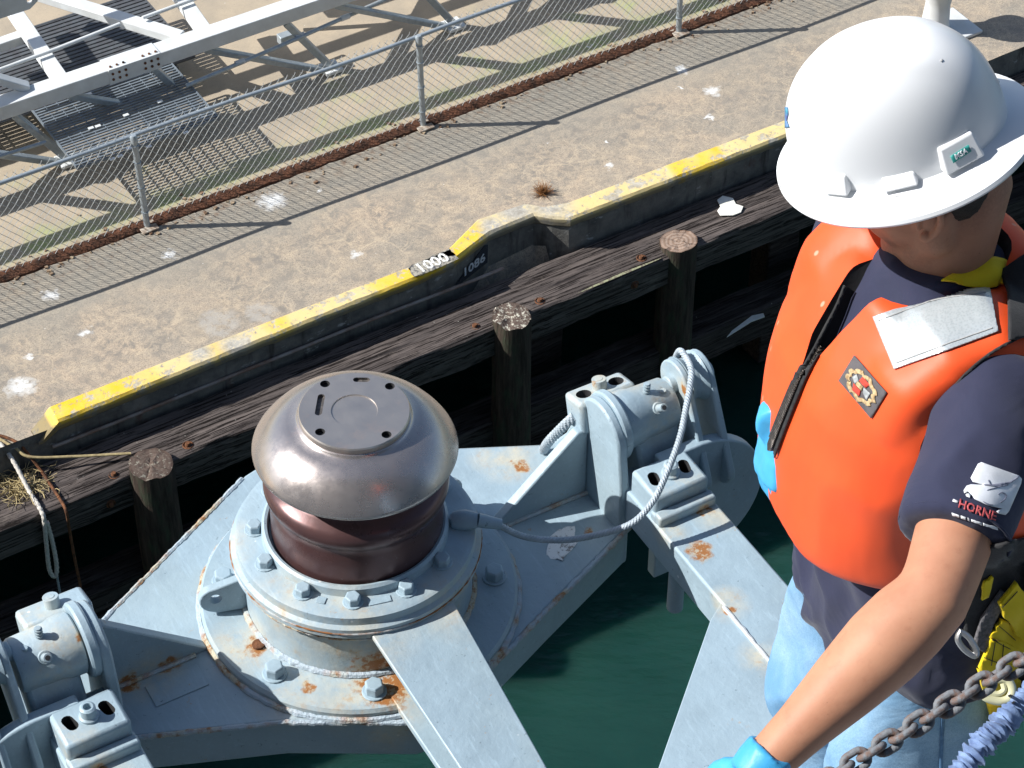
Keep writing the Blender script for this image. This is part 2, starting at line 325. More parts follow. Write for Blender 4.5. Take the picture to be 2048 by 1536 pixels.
# ---------------------------------------------------------------- the setting
def pobj(name, bm, mats, **k):                # an object that lives in the pier's frame
    o = obj(name, bm, mats, **k); o.matrix_basis = Matrix.Translation(PO) @ Matrix.Rotation(PANG, 4, 'Z'); return o
def pempty(name, s, t, z, label, cat, group=None):   # an Empty aligned with the pier
    return empty(name, pw(s, t, z), PANG, label, cat, group)
def atT(u, v, t):                             # ray meets the upright plane t = const -> pier coordinates
    q = ray(u, v); k = (t-(_O-PO).dot(PN))/q.dot(PN); d = _O+q*k-PO; return V((d.dot(PE), d.dot(PN), d.z))
def at3(u, v, z): s, t = st(u, v, z); return V((s, t, z))
KIN = [(-4.9, -2.02), (-3.45, -2.02), (-1.3, -2.03), (-.86, -2.0), (-.40, -1.77), (-.16, -1.78), (.10, -1.80), (.22, -1.93), (.47, -2.0), (2.94, -2.03), (4.1, -2.03)]
KOUT = [(-4.91, -2.23), (-3.45, -2.22), (-1.34, -2.2), (-.91, -2.17), (-.41, -2.0), (-.17, -1.995), (.09, -1.99), (.22, -2.12), (.35, -2.22), (2.78, -2.24), (4.1, -2.24)]
def dense(P, step=.07):
    out = []
    for a, b in zip(P, P[1:]):
        n = max(1, int(max(abs(b[0]-a[0]), abs(b[1]-a[1]))/step))
        out += [(a[0]+(b[0]-a[0])*k/n, a[1]+(b[1]-a[1])*k/n) for k in range(n)]
    return out+[P[-1]]
def dense2(A, B, step=.07):
    ra, rb = [], []
    for a0, a1, b0, b1 in zip(A, A[1:], B, B[1:]):
        n = max(1, int(max(abs(b1[0]-b0[0]), abs(b1[1]-b0[1]))/step))
        for k in range(n): f = k/n; ra.append((a0[0]+(a1[0]-a0[0])*f, a0[1]+(a1[1]-a0[1])*f)); rb.append((b0[0]+(b1[0]-b0[0])*f, b0[1]+(b1[1]-b0[1])*f))
    return ra+[A[-1]], rb+[B[-1]]
# deck
bm = NB(); mid = [(-30, -2.12)] + [(-5.4, -2.12)] + [((a[0]+b[0])/2, (a[1]+b[1])/2) for a, b in zip(KIN, KOUT)] + [(40, -2.12)]
lo = [bm.verts.new((p[0], p[1], 0)) for p in mid]; hi = [bm.verts.new((p[0], 60, 0)) for p in mid]
for k in range(len(mid)-1): bm.faces.new((lo[k], lo[k+1], hi[k+1], hi[k]))
lo2 = [bm.verts.new((p[0], -2.12, -.55)) for p in mid]; hi2 = [bm.verts.new((p[0], 60, -.55)) for p in mid]
for k in range(len(mid)-1): bm.faces.new((lo2[k+1], lo2[k], hi2[k], hi2[k+1])); bm.faces.new((lo[k+1], lo[k], lo2[k], lo2[k+1]))
tag(pobj('pier_deck', bm, MC, smooth=False), 'weathered tan concrete pier deck with pale veins and droppings', 'pier deck', kind='structure')
# sea
bm = NB(); R_ = 160
g = bmesh.ops.create_grid(bm, x_segments=4, y_segments=4, size=R_)
M = Mat('harbour_water', .12, spec=.5); M.b.inputs['IOR'].default_value = 1.33
M.color(M.mix(M.ramp(M.noise(.6, 3), .35, .65), (.010, .046, .037), (.014, .057, .046))); M.b.inputs['Subsurface Weight'].default_value = 1; M.b.inputs['Subsurface Radius'].default_value = (.6, 1.6, 1.6); M.b.inputs['Subsurface Scale'].default_value = 1.2
M.bump(M.math('ADD', M.noise(1.7, 4, .5, co=M.map((1, 2.4, 1), rot=(0, 0, .5))), M.math('MULTIPLY', M.noise(5, 3, .5, co=M.map((1, 1.8, 1), rot=(0, 0, .2))), .3)), .26, .12)
o = obj('harbour_water', bm, M.m, smooth=False); o.location = (0, 10, -3.0); tag(o, 'dark green rippled harbour water between ship and pier', 'water', kind='structure')
# ship's deck under the worker's feet and her side (just below the picture)
bm = NB(); box(bm, (0, .55, 11.36), (60, 4.1, .08)); box(bm, (0, 2.55, 4), (60, .06, 14.6))
tag(obj('ship_deck', bm, simple('ship_grey', (.36, .40, .43), None, .6), smooth=False), 'grey painted ship deck edge under the worker', 'ship deck', kind='structure')
# quay wall
bm = NB(); kw = dense([(-30, -2.2), (-5.2, -2.2)] + KOUT[1:] + [(30, -2.24)], .1); kl = [(p[0], -2.205) for p in kw]
rows = [[V((p[0], p[1]+.02, z)) for p in kw] for z in (.105, .02, -.07, -.18, -.3, -.55)] + [[V((p[0], p[1]+.4, -.55)) for p in kw]]
R2 = [[bm.verts.new(p) for p in r] for r in rows]
for a, b in zip(R2, R2[1:]):
    for k in range(len(a)-1): bm.faces.new((a[k], b[k], b[k+1], a[k+1]))
for v in bm.verts: v.co += V((0, 1, 0))*noise.noise(v.co*3)*.012
wall = pobj('quay_wall', bm, MW, smooth=False); tag(wall, 'dark stained concrete quay wall below the yellow kerb', 'wall')
wall_e = wall
bm = NB(); tube(bm, [(s, -2.222+.004*sin(s*3), -.08+.006*sin(s*2)) for s in [x*.2-5 for x in range(24)]], .016, 6); 
o = obj('rusty_pipe', bm, simple('pipe_rust', (.22, .13, .09), (.33, .30, .28), .85, 0, 5, .5), wall)
# kerb
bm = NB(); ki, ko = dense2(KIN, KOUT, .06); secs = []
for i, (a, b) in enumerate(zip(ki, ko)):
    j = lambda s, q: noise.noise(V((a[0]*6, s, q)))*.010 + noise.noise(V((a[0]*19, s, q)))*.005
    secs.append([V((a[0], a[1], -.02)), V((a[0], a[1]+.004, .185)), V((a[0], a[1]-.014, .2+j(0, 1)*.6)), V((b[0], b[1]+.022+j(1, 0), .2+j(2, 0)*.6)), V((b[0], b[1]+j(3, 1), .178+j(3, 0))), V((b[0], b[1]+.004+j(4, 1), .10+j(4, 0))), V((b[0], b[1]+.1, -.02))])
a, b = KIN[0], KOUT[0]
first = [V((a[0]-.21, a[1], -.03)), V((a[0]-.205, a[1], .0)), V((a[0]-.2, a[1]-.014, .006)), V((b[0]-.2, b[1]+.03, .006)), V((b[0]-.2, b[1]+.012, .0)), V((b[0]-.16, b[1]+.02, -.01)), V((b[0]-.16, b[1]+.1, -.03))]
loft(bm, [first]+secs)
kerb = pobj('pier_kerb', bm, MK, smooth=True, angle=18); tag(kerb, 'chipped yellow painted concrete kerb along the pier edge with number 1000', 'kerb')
# painted numbers on kerb and wall
def text_bm(s, size, ext=.001, shear=0):
    c = bpy.data.curves.new('t', 'FONT'); c.body = s; c.size = size; c.extrude = ext; c.align_x = 'CENTER'; c.align_y = 'CENTER'; c.resolution_u = 2; c.shear = shear; c.offset = size*.022
    o = bpy.data.objects.new('t', c); COL.objects.link(o); me = evaluated(o); b = bmesh.new(); b.from_mesh(me); bpy.data.objects.remove(o); bpy.data.curves.remove(c); bpy.data.meshes.remove(me); return b
def worn(name, a, b, th=.5, sc=25):
    M = Mat(name, .8); M.color(M.mix(M.ramp(M.noise(sc, 5, .75), th-.05, th+.05), a, b)); return M.m
BLK = worn('worn_black_paint', (.06, .065, .075), (.36, .33, .27), .475, 22)
WNUM = worn('worn_white_numbers', (.78, .78, .74), (.33, .30, .25), .545, 30)
bm = NB(); prism(bm, [(-.24, -.085), (.23, -.085), (.245, .08), (.0, .088), (-.23, .075)], 0, .003)
bmesh.ops.subdivide_edges(bm, edges=bm.edges, cuts=6); jitter(bm, .02, 16); [setattr(v.co, 'z', .0015+.0015*(v.co.z > .0015)) for v in bm.verts]; num = obj('number_panel', bm, BLK, kerb, smooth=False); num.matrix_basis = Matrix.Translation((-1.1, -2.105, .2035)) @ Matrix.Rotation(.05, 4, 'Z')
b = text_bm('1000', .185); obj('number', b, WNUM, num, smooth=False).matrix_basis = Matrix.Translation((0, -.005, .0055)) @ Matrix.Diagonal((.92, 1, 1, 1))
bm = NB(); prism(bm, [(-.27, -.09), (.20, -.085), (.21, .13), (.16, .15), (-.03, .05), (-.27, -.06)], 0, .003); pn = obj('number_panel', bm, worn('dark_number_panel', (.02, .025, .035), (.10, .10, .1), .62), wall, smooth=False)
pn.matrix_basis = Matrix.Translation((-.63, -2.066, -.07)) @ Matrix.Rotation(.328, 4, 'Z') @ Matrix.Rotation(pi/2, 4, 'X')
b = text_bm('1086', .145); obj('number', b, worn('worn_grey_numbers', (.62, .64, .66), (.2, .2, .2), .6, 40), pn, smooth=False).matrix_basis = Matrix.Translation((.0, .01, .0055)) @ Matrix.Diagonal((1.15, .95, 1, 1))
# timber fender beams ("wales") with their bolts
def beam_bm(s0, s1, t0, t1, z0, z1, amp=.012, seed=0):
    b = NB(); n = int((s1-s0)/.09); secs = []
    for k in range(n+1):
        s = s0+(s1-s0)*k/n; J = lambda q: noise.noise(V((s*2.1, q*3.1, seed)))*amp + noise.noise(V((s*9, q*3.1, seed)))*amp*.6
        d = t1-t0
        secs.append([V((s, t0+J(0), z0+J(1))), V((s, t0+J(2), (z0+z1)/2+J(8))), V((s, t0+J(2), z1-.02)), V((s, t0+.025+J(3), z1+J(4)*.6)), V((s, t0+d*.36, z1+J(5)*.7)), V((s, t0+d*.39, z1-.012)), V((s, t0+d*.42, z1+J(5)*.7)), V((s, t0+d*.7, z1+J(6)*.7)), V((s, t0+d*.72, z1-.01)), V((s, t0+d*.75, z1+J(6)*.6)), V((s, t1-.02+J(7), z1+J(9)*.5)), V((s, t1+J(7), z1-.03)), V((s, t1, z0))])
    loft(b, secs); return b
def bolt_bm(r=.05):
    b = NB(); lathe(b, [(0, -.03), (r*1.25, -.03), (r*1.25, .004), (r*1.05, .010), (r*1.0, .002), (r*.62, .0), (r*.6, .022), (r*.45, .034), (0, .034)], 12); return b
wale = pobj('timber_wale', beam_bm(-9, 9, -2.80, -2.24, -.54, -.19, .014), MT); tag(wale, 'long weathered brown timber fender beam bolted along the quay wall', 'timber beam')
for u, v in ((376, 890), (228, 950), (950, 653), (1080, 602), (1283, 516), (600, 800)):
    s, t = st(u, v, -.19); o = obj('bolt', bolt_bm(.042), RUST, wale); o.location = (s, t, -.194)
for u, v in ((222, 1008), (1270, 570)):
    p = atT(u, v, -2.805); o = obj('bolt', bolt_bm(.036), RUST, wale); o.matrix_basis = Matrix.Translation((p.x, -2.80, p.z)) @ Matrix.Rotation(pi/2, 4, 'X')
bm = NB(); prism(bm, [(0, -.008), (.3, -.012), (.6, -.006), (.95, .0), (.98, .016), (.55, .022), (.2, .012)], 0, .004); jitter(bm, .008, 9); o = obj('pale_edge_lichen', bm, worn('lichen', (.30, .31, .18), (.14, .11, .085), .5, 30), wale); o.matrix_basis = Matrix.Translation((.05, -2.79, -.186))
low = pobj('lower_timber_wale', beam_bm(-9, 9, -2.77, -2.4, -1.83, -1.45, .02, 4), MT2); tag(low, 'dark timber beam low behind the fender piles', 'timber beam')
bm = NB(); prism(bm, [(0, 0), (.34, .06), (.5, .05), (.52, .1), (.4, .13), (.1, .05)], 0, .008); p = at3(1470, 668, -1.445); o = obj('white_streak', bm, LIME, low); o.matrix_basis = Matrix.Translation((p.x-.1, p.y, -1.445))
# fender piles
def pile(name, s, t, ztop, r, label, cap, tilt, grp, seed):
    root = pempty(name, s, t, -3.6, label, 'pile', grp); h = ztop+3.6; b = NB(); secs = []
    for k in range(30):
        z = h*k/29; rr = r*(1.06-.06*k/29)*(.97 if k == 29 else 1)
        secs.append([V((rr*cos(a)*(1+.05*noise.noise(V((cos(a)*2, sin(a)*2, z*1.2+seed)))+(.07*noise.noise(V((cos(a)*4, sin(a)*4, seed))) if k >= 27 else 0)), rr*sin(a)*(1+.05*noise.noise(V((sin(a)*2, cos(a)*2, z*1.3+seed)))), z + ((tilt*rr*sin(a-.5) + .035*noise.noise(V((cos(a)*2.2, sin(a)*2.2, seed+7))) + .02*noise.noise(V((cos(a)*6, sin(a)*6, seed)))) if k >= 28 else 0))) for a in [2*pi*q/28 for q in range(28)]])
    top = secs[-1]; loft(b, secs[:], caps=False); obj('trunk', b, MP, root, angle=60)
    b = NB(); rim = top; lv = [[b.verts.new(p*1.0 if f == 1 else V((p.x*f, p.y*f, h+(p.z-h)*f + .02*noise.noise(p*22*f+V((seed, 0, 0)))+.012*noise.noise(p*60*f+V((seed, 3, 0)))))) for p in rim] for f in (1, .92, .75, .55, .32, .12)]
    for x, y in zip(lv, lv[1:]):
        for q in range(28): b.faces.new((x[q], x[(q+1) % 28], y[(q+1) % 28], y[q]))
    b.faces.new(lv[-1]); b.transform(Matrix.Translation((0, 0, -h))); o = obj('sawn_top', b, cap, root); o.location = (0, 0, h); return root
EG1, EG2, EG3 = m_endgrain('fresh_endgrain', True), m_endgrain('shell_strewn_endgrain', False), m_endgrain('dark_endgrain', None)
G = 'timber fender piles along the pier'
pile('fender_pile', *st(302, 928, -.13), -.13, .2, 'fender pile with dark mossy top beside the ropes', EG3, .05, G, 1)
pile('fender_pile', *st(1023, 632, -.13), -.13, .185, 'fender pile with top littered with pale shell fragments', EG2, .06, G, 5)
pile('fender_pile', *st(1357, 482, -.13), -.13, .185, 'fender pile with bare cracked brown sawn top', EG1, -.10, G, 9)
# timber props in the dark behind the beam
G = 'dark timber props behind the beam'
for k, (s, w) in enumerate(((.18, .42), (3.1, .4), (-2.6, .4))):
    b = NB(); box(b, (0, 0, 1.2), (w, .3, 2.5)); bmesh.ops.subdivide_edges(b, edges=b.edges, cuts=4, use_grid_fill=True); jitter(b, .02, 3, k)
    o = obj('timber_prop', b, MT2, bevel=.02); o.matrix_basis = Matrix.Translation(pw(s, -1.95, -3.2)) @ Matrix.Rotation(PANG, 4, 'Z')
    tag(o, ['square dark timber prop just right of the shell topped pile', 'square dark timber prop behind the worker', 'square dark timber prop hidden behind the roller platform'][k], 'timber prop', G)
# lime splat on the beam, weed, bollard
bm = NB(); prism(bm, [(-.07, -.14), (.05, -.15), (.13, -.1), (.17, -.02), (.10, .03), (.08, .12), (-.02, .16), (-.08, .1), (-.06, .0), (-.1, -.06)], 0, .012); jitter(bm, .012, 14)
p = at3(1452, 414, -.185); o = pobj('white_scrap', bm, LIME, bevel=.003); o.matrix_basis = Matrix.Translation(pw(p.x, p.y, -.184)) @ Matrix.Rotation(PANG-.5, 4, 'Z'); tag(o, 'torn white scrap lying on the timber beam', 'scrap')
root = pempty('dry_weed', *st(1085, 388), 0, 'small dry rust brown weed growing by the yellow kerb', 'weed'); bm = NB()
for k in range(170):
    a = random.uniform(0, 2*pi); el = random.uniform(.2, 1.45); L = random.uniform(.05, .15); d = V((cos(a)*cos(el), sin(a)*cos(el), sin(el))); p = V((random.uniform(-.03, .03), random.uniform(-.02, .02), 0))
    tube(bm, [p, p+d*L*.6, p+d*L+V((random.uniform(-.02, .02), random.uniform(-.02, .02), -.01))], [.0025, .0025, .001], 3, caps=False)
obj('stems', bm, simple('dry_weed', (.30, .13, .035), (.20, .10, .04), .9, 0, 40, 0), root)
s, t = st(1868, 62); root = pempty('mooring_bollard', s, t, 0, 'pale grey mooring bollard standing on the pier behind the helmet', 'bollard')
bm = NB(); lathe(bm, [(0, .04), (.16, .04), (.145, .12), (.13, .35), (.15, .5), (.22, .6), (.25, .68), (.2, .76), (0, .79)], 32); obj('post', bm, WHITE, root)
bm = NB(); box(bm, (.1, -.05, .02), (.62, .5, .04)); obj('base_plate', bm, WHITE, root, bevel=.01)
# stuff at the left corner: ropes, rusty hose, cane, frayed net
ROPE = simple('pale_rope', (.60, .56, .50), (.42, .39, .35), .9, 0, 40, .5, 300); ROPEB = simple('grey_blue_rope', (.30, .35, .37), (.2, .24, .26), .9, 0, 40, .5, 300)
def rope(name, pts, r, mat, label, cat, sub=8, lob=True):
    P = smooth_path([at(u, v, z) if z is not None else (lambda q: pw(q.x, q.y, q.z))(atT(u, v, -2.84)) for u, v, z in pts], sub); b = NB(); L = r*26
    tube(b, P if not lob else smooth_path(P, 3), r, 10 if lob else 7, lobes=3 if lob else 0, lobe=.16 if lob else 0, twist=1/(r*1.3) if lob else 0)
    return tag(obj(name, b, mat), label, cat)
rope('pale_rope', [(-40, 850, .06), (0, 887, .03), (28, 925, -.03), (60, 985, -.15), (76, 1010, -.165), (86, 1030, -.2), (89, 1046, None), (93, 1090, None), (98, 1135, None), (106, 1152, None), (113, 1146, None), (112, 1120, None), (104, 1080, None), (94, 1044, None)], .019, ROPE, 'thick pale twisted rope hanging in a loop over the timber beam', 'rope')
rope('thin_line', [(113, 1146, None), (118, 1175, None), (126, 1215, None), (134, 1260, None)], .011, ROPEB, 'thin grey line hanging below the looped rope', 'rope')
rope('rusty_hose', [(-20, 868, .04), (10, 874, .03), (38, 888, .03), (62, 915, -.05), (85, 945, -.15), (108, 980, -.17), (126, 1008, -.172), (133, 1026, -.2), (139, 1060, None), (150, 1120, None), (160, 1170, None), (164, 1230, None)], .014, RUST, 'thin rusty brown hose curving over the timber beam', 'hose', lob=False)
rope('pale_cane', [(-10, 872, .06), (30, 896, .03), (62, 914, -.02), (150, 913, -.08), (262, 907, -.12)], .013, YSTR, 'pale bent cane resting against the leftmost pile', 'cane', lob=False)
root = pempty('frayed_net', *st(36, 975, -.19), -.19, 'heap of frayed straw coloured net on the timber beam', 'net'); bm = NB()
for k in range(150):
    c = V((random.gauss(.02, .1), random.gauss(0, .08), random.uniform(0, .06))); a = random.uniform(0, 6.28); P = [c]
    for q in range(4): a += random.uniform(-.9, .9); P.append(P[-1]+V((cos(a), sin(a), random.uniform(-.5, .4)))*.045)
    tube(bm, [V((p.x, p.y, max(p.z, .004))) for p in P], .003, 3, caps=False)
obj('fibres', bm, YSTR, root)
# rusted edge strip under the fence
bm = NB(); secs = []; n = 230
for k in range(n+1):
    s = -7+17*k/n; J = lambda q, a=.018: noise.noise(V((s*6, q*2.3, 1)))*a + noise.noise(V((s*23, q*2.3, 4)))*a*.8
    secs.append([V((s, -.075+J(0), -.01)), V((s, -.06+J(0), .016+J(1, .012))), V((s, -.02+J(2), .034+J(3, .016))), V((s, .02+J(4), .030+J(5, .018))), V((s, .055+J(6), .036+J(7, .014))), V((s, .085+J(8), .012+J(9, .01))), V((s, .11+J(8), -.01))])
loft(bm, secs); o = pobj('rusted_edge_strip', bm, RUSTD, angle=25); tag(o, 'flaking rusted iron strip under the chain link fence', 'strip')
bm = NB()
for k in range(420):
    s = random.uniform(-5.2, 6.5); t = random.gauss(.0, .11); r = random.uniform(.006, .02); box(bm, (s, t, r*.4), (r*2, r*1.4, r), Matrix.Rotation(random.uniform(0, 3), 3, 'Z'))
o = pobj('rust_crumbs', bm, simple('crumbs', (.42, .33, .22), (.16, .08, .045), .95, 0, 9, .5), smooth=False); tag(o, 'rust flakes and pale crumbs scattered along the fence foot', 'crumbs', kind='stuff')
# chain link fence
fence = pempty('chain_link_fence', 0, 0, 0, 'low galvanised chain link fence with pipe rail across the pier', 'fence'); FH = 1.08
bm = NB(); tube(bm, [(s, .012*sin(s*1.7), FH+.006*sin(s*2.3)) for s in [x*.5-9 for x in range(44)]], .021, 10); obj('top_rail', bm, GALV, fence)
for s in (-6.08, -3.04, 0, 3.1, 6.15, 9.2):
    bm = NB(); cyl(bm, (0, 0, 0), (0, 0, FH+.0), .03, seg=16); lathe(bm, [(.034, FH-.05), (.036, FH+.01), (.024, FH+.035), (0, FH+.04)], 14); p = obj('post', bm, GALV, fence, angle=50); p.location = (s, -.03, 0); p.rotation_euler = (0, -.02, 0)
    bm = NB(); box(bm, (.0, -.02, .02), (.17, .15, .014)); q = obj('base_plate', bm, simple('plate_lime', (.55, .5, .42), (.3, .2, .13), .8), p, bevel=.004)
    for z in (.2, .5, .8, 1.0):
        bm = NB(); tube(bm, [(.034*cos(a), .034*sin(a), z) for a in [k*pi/6 for k in range(12)]], .004, 5, closed=True); obj('tie_band', bm, GALV, p)
bm = NB(); pitch = .084; z0, z1 = .03, FH+.035; s = -8.
while s < 10:
    for sg in (1, -1):
        hh = z1-z0; a = V((s, .034, z0)); b = V((s+sg*hh*.86, .034, z1)); n = 12; y = .006*sg
        P = [a+(b-a)*k/n+V((0, y*(1 if k % 2 else -1)+.012*noise.noise(V((s, k*.3, 1))), 0)) for k in range(n+1)]
        if sg == 1: P.append(P[-1]+V((.012, 0, .028)))
        tube(bm, P, .0031, 3, caps=False)
    s += pitch
obj('wire_mesh', bm, simple('mesh_wire', (.50, .52, .52), (.36, .36, .34), .45, .4, 12, 0), fence, smooth=False)
# gangway truss stored on the pier
tr = pempty('gangway_truss', -1.9, 1.3, 0, 'white steel gangway truss with grating lying beyond the fence', 'gangway'); TB = V((-1.9, 1.3, 0))
def tp(name, a, b, w, h, mat=WHITE, bev=.008, par=None, fl=0):
    b_ = NB(); bar(b_, V(a)-TB, V(b)-TB, w, h)
    return obj(name, b_, mat, par or tr, bevel=bev)
c0, c1 = at3(-400, 345, .80), at3(320, 107, .80); TT = (c0.y+c1.y)/2; cz = .78
sN = lambda u, v: atT(u, v, TT).x
ch = tp('chord', (-8, TT, cz), (9, TT, cz), .19, .16)
sA = sN(262, 126)
b_ = NB(); box(b_, (sA-TB.x, TT-TB.y, cz), (.56, .205, .176)); spl = obj('splice_plate', b_, WHITE, tr, bevel=.004)
for k in range(8):
    for z in (.055, -.01) if k not in (3, 4) else ():
        b_ = NB(); x = sA-.24+k*.069; cyl(b_, (x-TB.x, TT-.1-TB.y, cz+z-.02), (x-TB.x, TT-.114-TB.y, cz+z-.02), .014, seg=6); obj('bolt', b_, RUST, tr, smooth=False)
    b_ = NB(); cyl(b_, (x-TB.x, TT-.06-TB.y, cz+.085), (x-TB.x, TT-.06-TB.y, cz+.1), .013, seg=6); obj('bolt', b_, RUST, tr, smooth=False)
n0 = sN(650, 165); top_z = 2.05
for k in range(-3, 5):
    sn = n0+k*1.47                                   # node on the ground
    fz = .02; tp('leg', (sn+.02, TT-.14, fz), (sn-.42, TT-.03, cz-.1), .085, .07, GALV); tp('leg', (sn-.05, TT-.16, fz), (sn-1.32, TT-.02, cz-.1), .075, .06, GALV)
    b_ = NB(); box(b_, (sn-TB.x, TT-.15-TB.y, .03), (.2, .2, .04)); obj('foot', b_, WHITE, tr, bevel=.006)
u0 = sN(115, 150)
for k in range(-4, 6):
    sb = u0+k*1.47
    if k not in (0, 1): tp('web', (sb, TT, cz+.08), (sb-.55, TT, top_z), .13, .09); tp('web', (sb+1.18, TT+.06, cz+.08), (sb-.45, TT+.5, top_z-.2), .11, .08)
for a_, c_ in (((127, 168), (12, 0)), ((362, 76), (60, -18)), ((408, 62), (330, -50))): tp('lateral_brace', at3(*a_, cz+.03), at3(*c_, cz+.03), .15, .09)
tp('top_chord', (-9, TT+.03, top_z), (8, TT+.03, top_z), .12, .12)
# far side of the gangway, out of view, added for the shadows it casts
tp('top_chord', (-9, TT+1.4, top_z), (9, TT+1.4, top_z), .12, .12); tp('chord', (-1.2, TT+1.45, 1.25), (9, TT+1.45, 1.25), .16, .14)
for k in range(0, 6): sb = .2+k*1.47; tp('web', (sb, TT+1.42, 1.25), (sb-.6, TT+1.42, top_z), .12, .09); tp('cross_beam', (sb, TT+1.45, 1.2), (sb-.9, TT, .8), .09, .09)
# side platform grating (slats run along the gangway)
def grating(name, s0, s1, t0, t1, z, mat, ns, nb, h=.03, w=.012, par=tr):
    b_ = NB()
    for k in range(ns): t = t0+(t1-t0)*k/(ns-1); box(b_, ((s0+s1)/2-TB.x, t-TB.y, z), (s1-s0, w, h))
    for k in range(nb): s = s0+(s1-s0)*k/(nb-1); box(b_, (s-TB.x, (t0+t1)/2-TB.y, z-.004), (.009, t1-t0, h*.8))
    for t in (t0, t1): box(b_, ((s0+s1)/2-TB.x, t-TB.y, z-.004), (s1-s0+.02, .012, h+.016))
    for s in (s0-.006, s1+.006): box(b_, (s-TB.x, (t0+t1)/2-TB.y, z-.004), (.012, t1-t0, h+.016))
    return obj(name, b_, mat, par, smooth=False)
gp = grating('platform_grating', -3.42, -1.93, .60, 1.72, .45, DGREY, 27, 13, w=.017, h=.016)
for u, v in ((135, 190), (152, 192), (178, 188), (207, 170), (252, 230), (182, 256), (196, 252), (320, 203), (298, 293), (258, 297), (280, 140), (225, 318), (240, 312), (372, 265)):
    p = at3(u, v, .47); b_ = NB(); box(b_, p-TB, (.055, .035, .008)); obj('clip', b_, WHITE, gp, smooth=False)
grating('walkway_grating', -4.9, -1.62, TT+.35, TT+1.65, .35, DARKG, 22, 12, w=.042, h=.02)
for s in (-4.1, -3.55, -3.0, -2.4, -1.85): tp('joist', (s, TT+.3, .30), (s, TT+1.7, .30), .06, .06, DARKG)
def pipe(pts, r=.02, mat=GALV):
    b_ = NB(); tube(b_, [V(p)-TB for p in pts], r, 10); return obj('handrail', b_, mat, tr)
pipe([at3(-30, 322, .42), at3(92, 284, .42)]); pipe([at3(372, 172, .5), at3(560, 92, .5), at3(800, -14, .5)], .022)
pipe([at3(-30, 150, .9), at3(115, 97, .9), at3(240, 48, .9)], .02, WHITE); pipe([at3(285, 36, .9), at3(460, -28, .9)], .02, WHITE)
for u, v in ((480, 125), (600, 72), (690, 35)):
    p = at3(u, v, .5)-TB; b_ = NB(); cyl(b_, p-V((.05, .0, 0)), p+V((.05, .005, 0)), .03, seg=12); obj('pipe_sleeve', b_, WHITE, tr)
p = at3(577, 74, .4)-TB; b_ = NB(); box(b_, p, (.22, .1, .1)); obj('junction_box', b_, GALV, tr, bevel=.006)
b_ = NB(); prism(b_, [(-.3, -.09), (.18, -.09), (.27, -.03), (.27, .06), (.18, .1), (-.3, .1)], -.02, .02, Matrix.Rotation(pi/2, 4, 'X')); p = atT(20, 12, TT)-TB; b_.transform(Matrix.Translation(p)); lg = obj('lug_plate', b_, WHITE, tr, bevel=.004)
b_ = NB(); cyl(b_, p+V((.19, .05, 0)), p+V((.19, -.05, 0)), .03, seg=16); cutout(lg, b_)
tp('cross_beam', at3(-30, 100, .72), at3(42, 75, .72), .12, .1, WHITE); tp('cross_beam', at3(700, -30, .5), at3(560, 30, .2), .07, .05, GALV)
# ---------------------------------------------------------------- fairlead roller platform
FO = V((-.338, 3.644, 10.9)); FA = radians(30)
FM = Matrix.Translation(FO) @ Matrix.Rotation(FA, 4, 'Z')
SP = [((-.07, -.285, .03), .085), ((-.09, -.25, .05), .075), ((-.271, -.042, .03), .035), ((.519, .179, 0), .03), ((-.548, .027, 0), .04), ((-.45, .03, 0), .035), ((.279, -.125, .03), .03), ((-.225, -.20, .03), .022), ((-.62, .17, .2), .03), ((.545, -.09, 0), .02)]
PAINT = m_paintsteel('grey_blue_deck_paint', SP, stains=[((.0, -.30, .03), .13), ((-.14, -.27, .03), .12), ((-.25, -.16, .03), .12), ((-.30, -.03, .03), .10), ((-.12, -.22, .15), .16), ((-.22, -.12, .17), .12), ((-.27, .1, .2), .09), ((.1, -.25, .15), .12), ((.23, -.15, .17), .08), ((-.1, -.34, -.02), .1), ((.5, .22, 0), .1), ((-.6, .1, .25), .1), ((-.5, .02, 0), .09)]); PAINT2 = m_paintsteel('grey_blue_arm_paint', [((-.067, -.343, .13), .042), ((.006, -.24, .13), .025), ((-.1, -.52, .13), .018), ((-.1, .09, .29), .028), ((-.02, .08, .29), .028), ((.08, -.04, .3), .022), ((-.12, -.7, .12), .012)], stains=[((-.09, .08, .28), .09), ((0, .07, .28), .09), ((-.03, -.2, .19), .07), ((.05, -.05, .31), .08), ((-.1, -.26, .13), .06), ((.02, -.27, .13), .06), ((-.12, -.66, .13), .06), ((-.1, -.5, .13), .06), ((0, -.06, .24), .06)])
Mw = Mat('weld_paint', .55); k_ = Mw.noise(7, 4, .6)
Mw.color(Mw.mix(Mw.ramp(Mw.noise(60, 4, .7), .45, .6), Mw.mix(Mw.ramp(k_, .47, .6), (.38, .46, .52), (.50, .45, .33)), Mw.mix(Mw.ramp(k_, .45, .58), (.42, .48, .54), (.33, .15, .05)))); Mw.bump(Mw.noise(90, 4, .7), .9, .006); WELD = Mw.m
Mr = Mat('rusty_seam', .85); Mr.color(Mr.mix(Mr.ramp(Mr.noise(9, 5, .7), .42, .56), (.44, .47, .48), (.25, .10, .03))); RSEAM = Mr.m
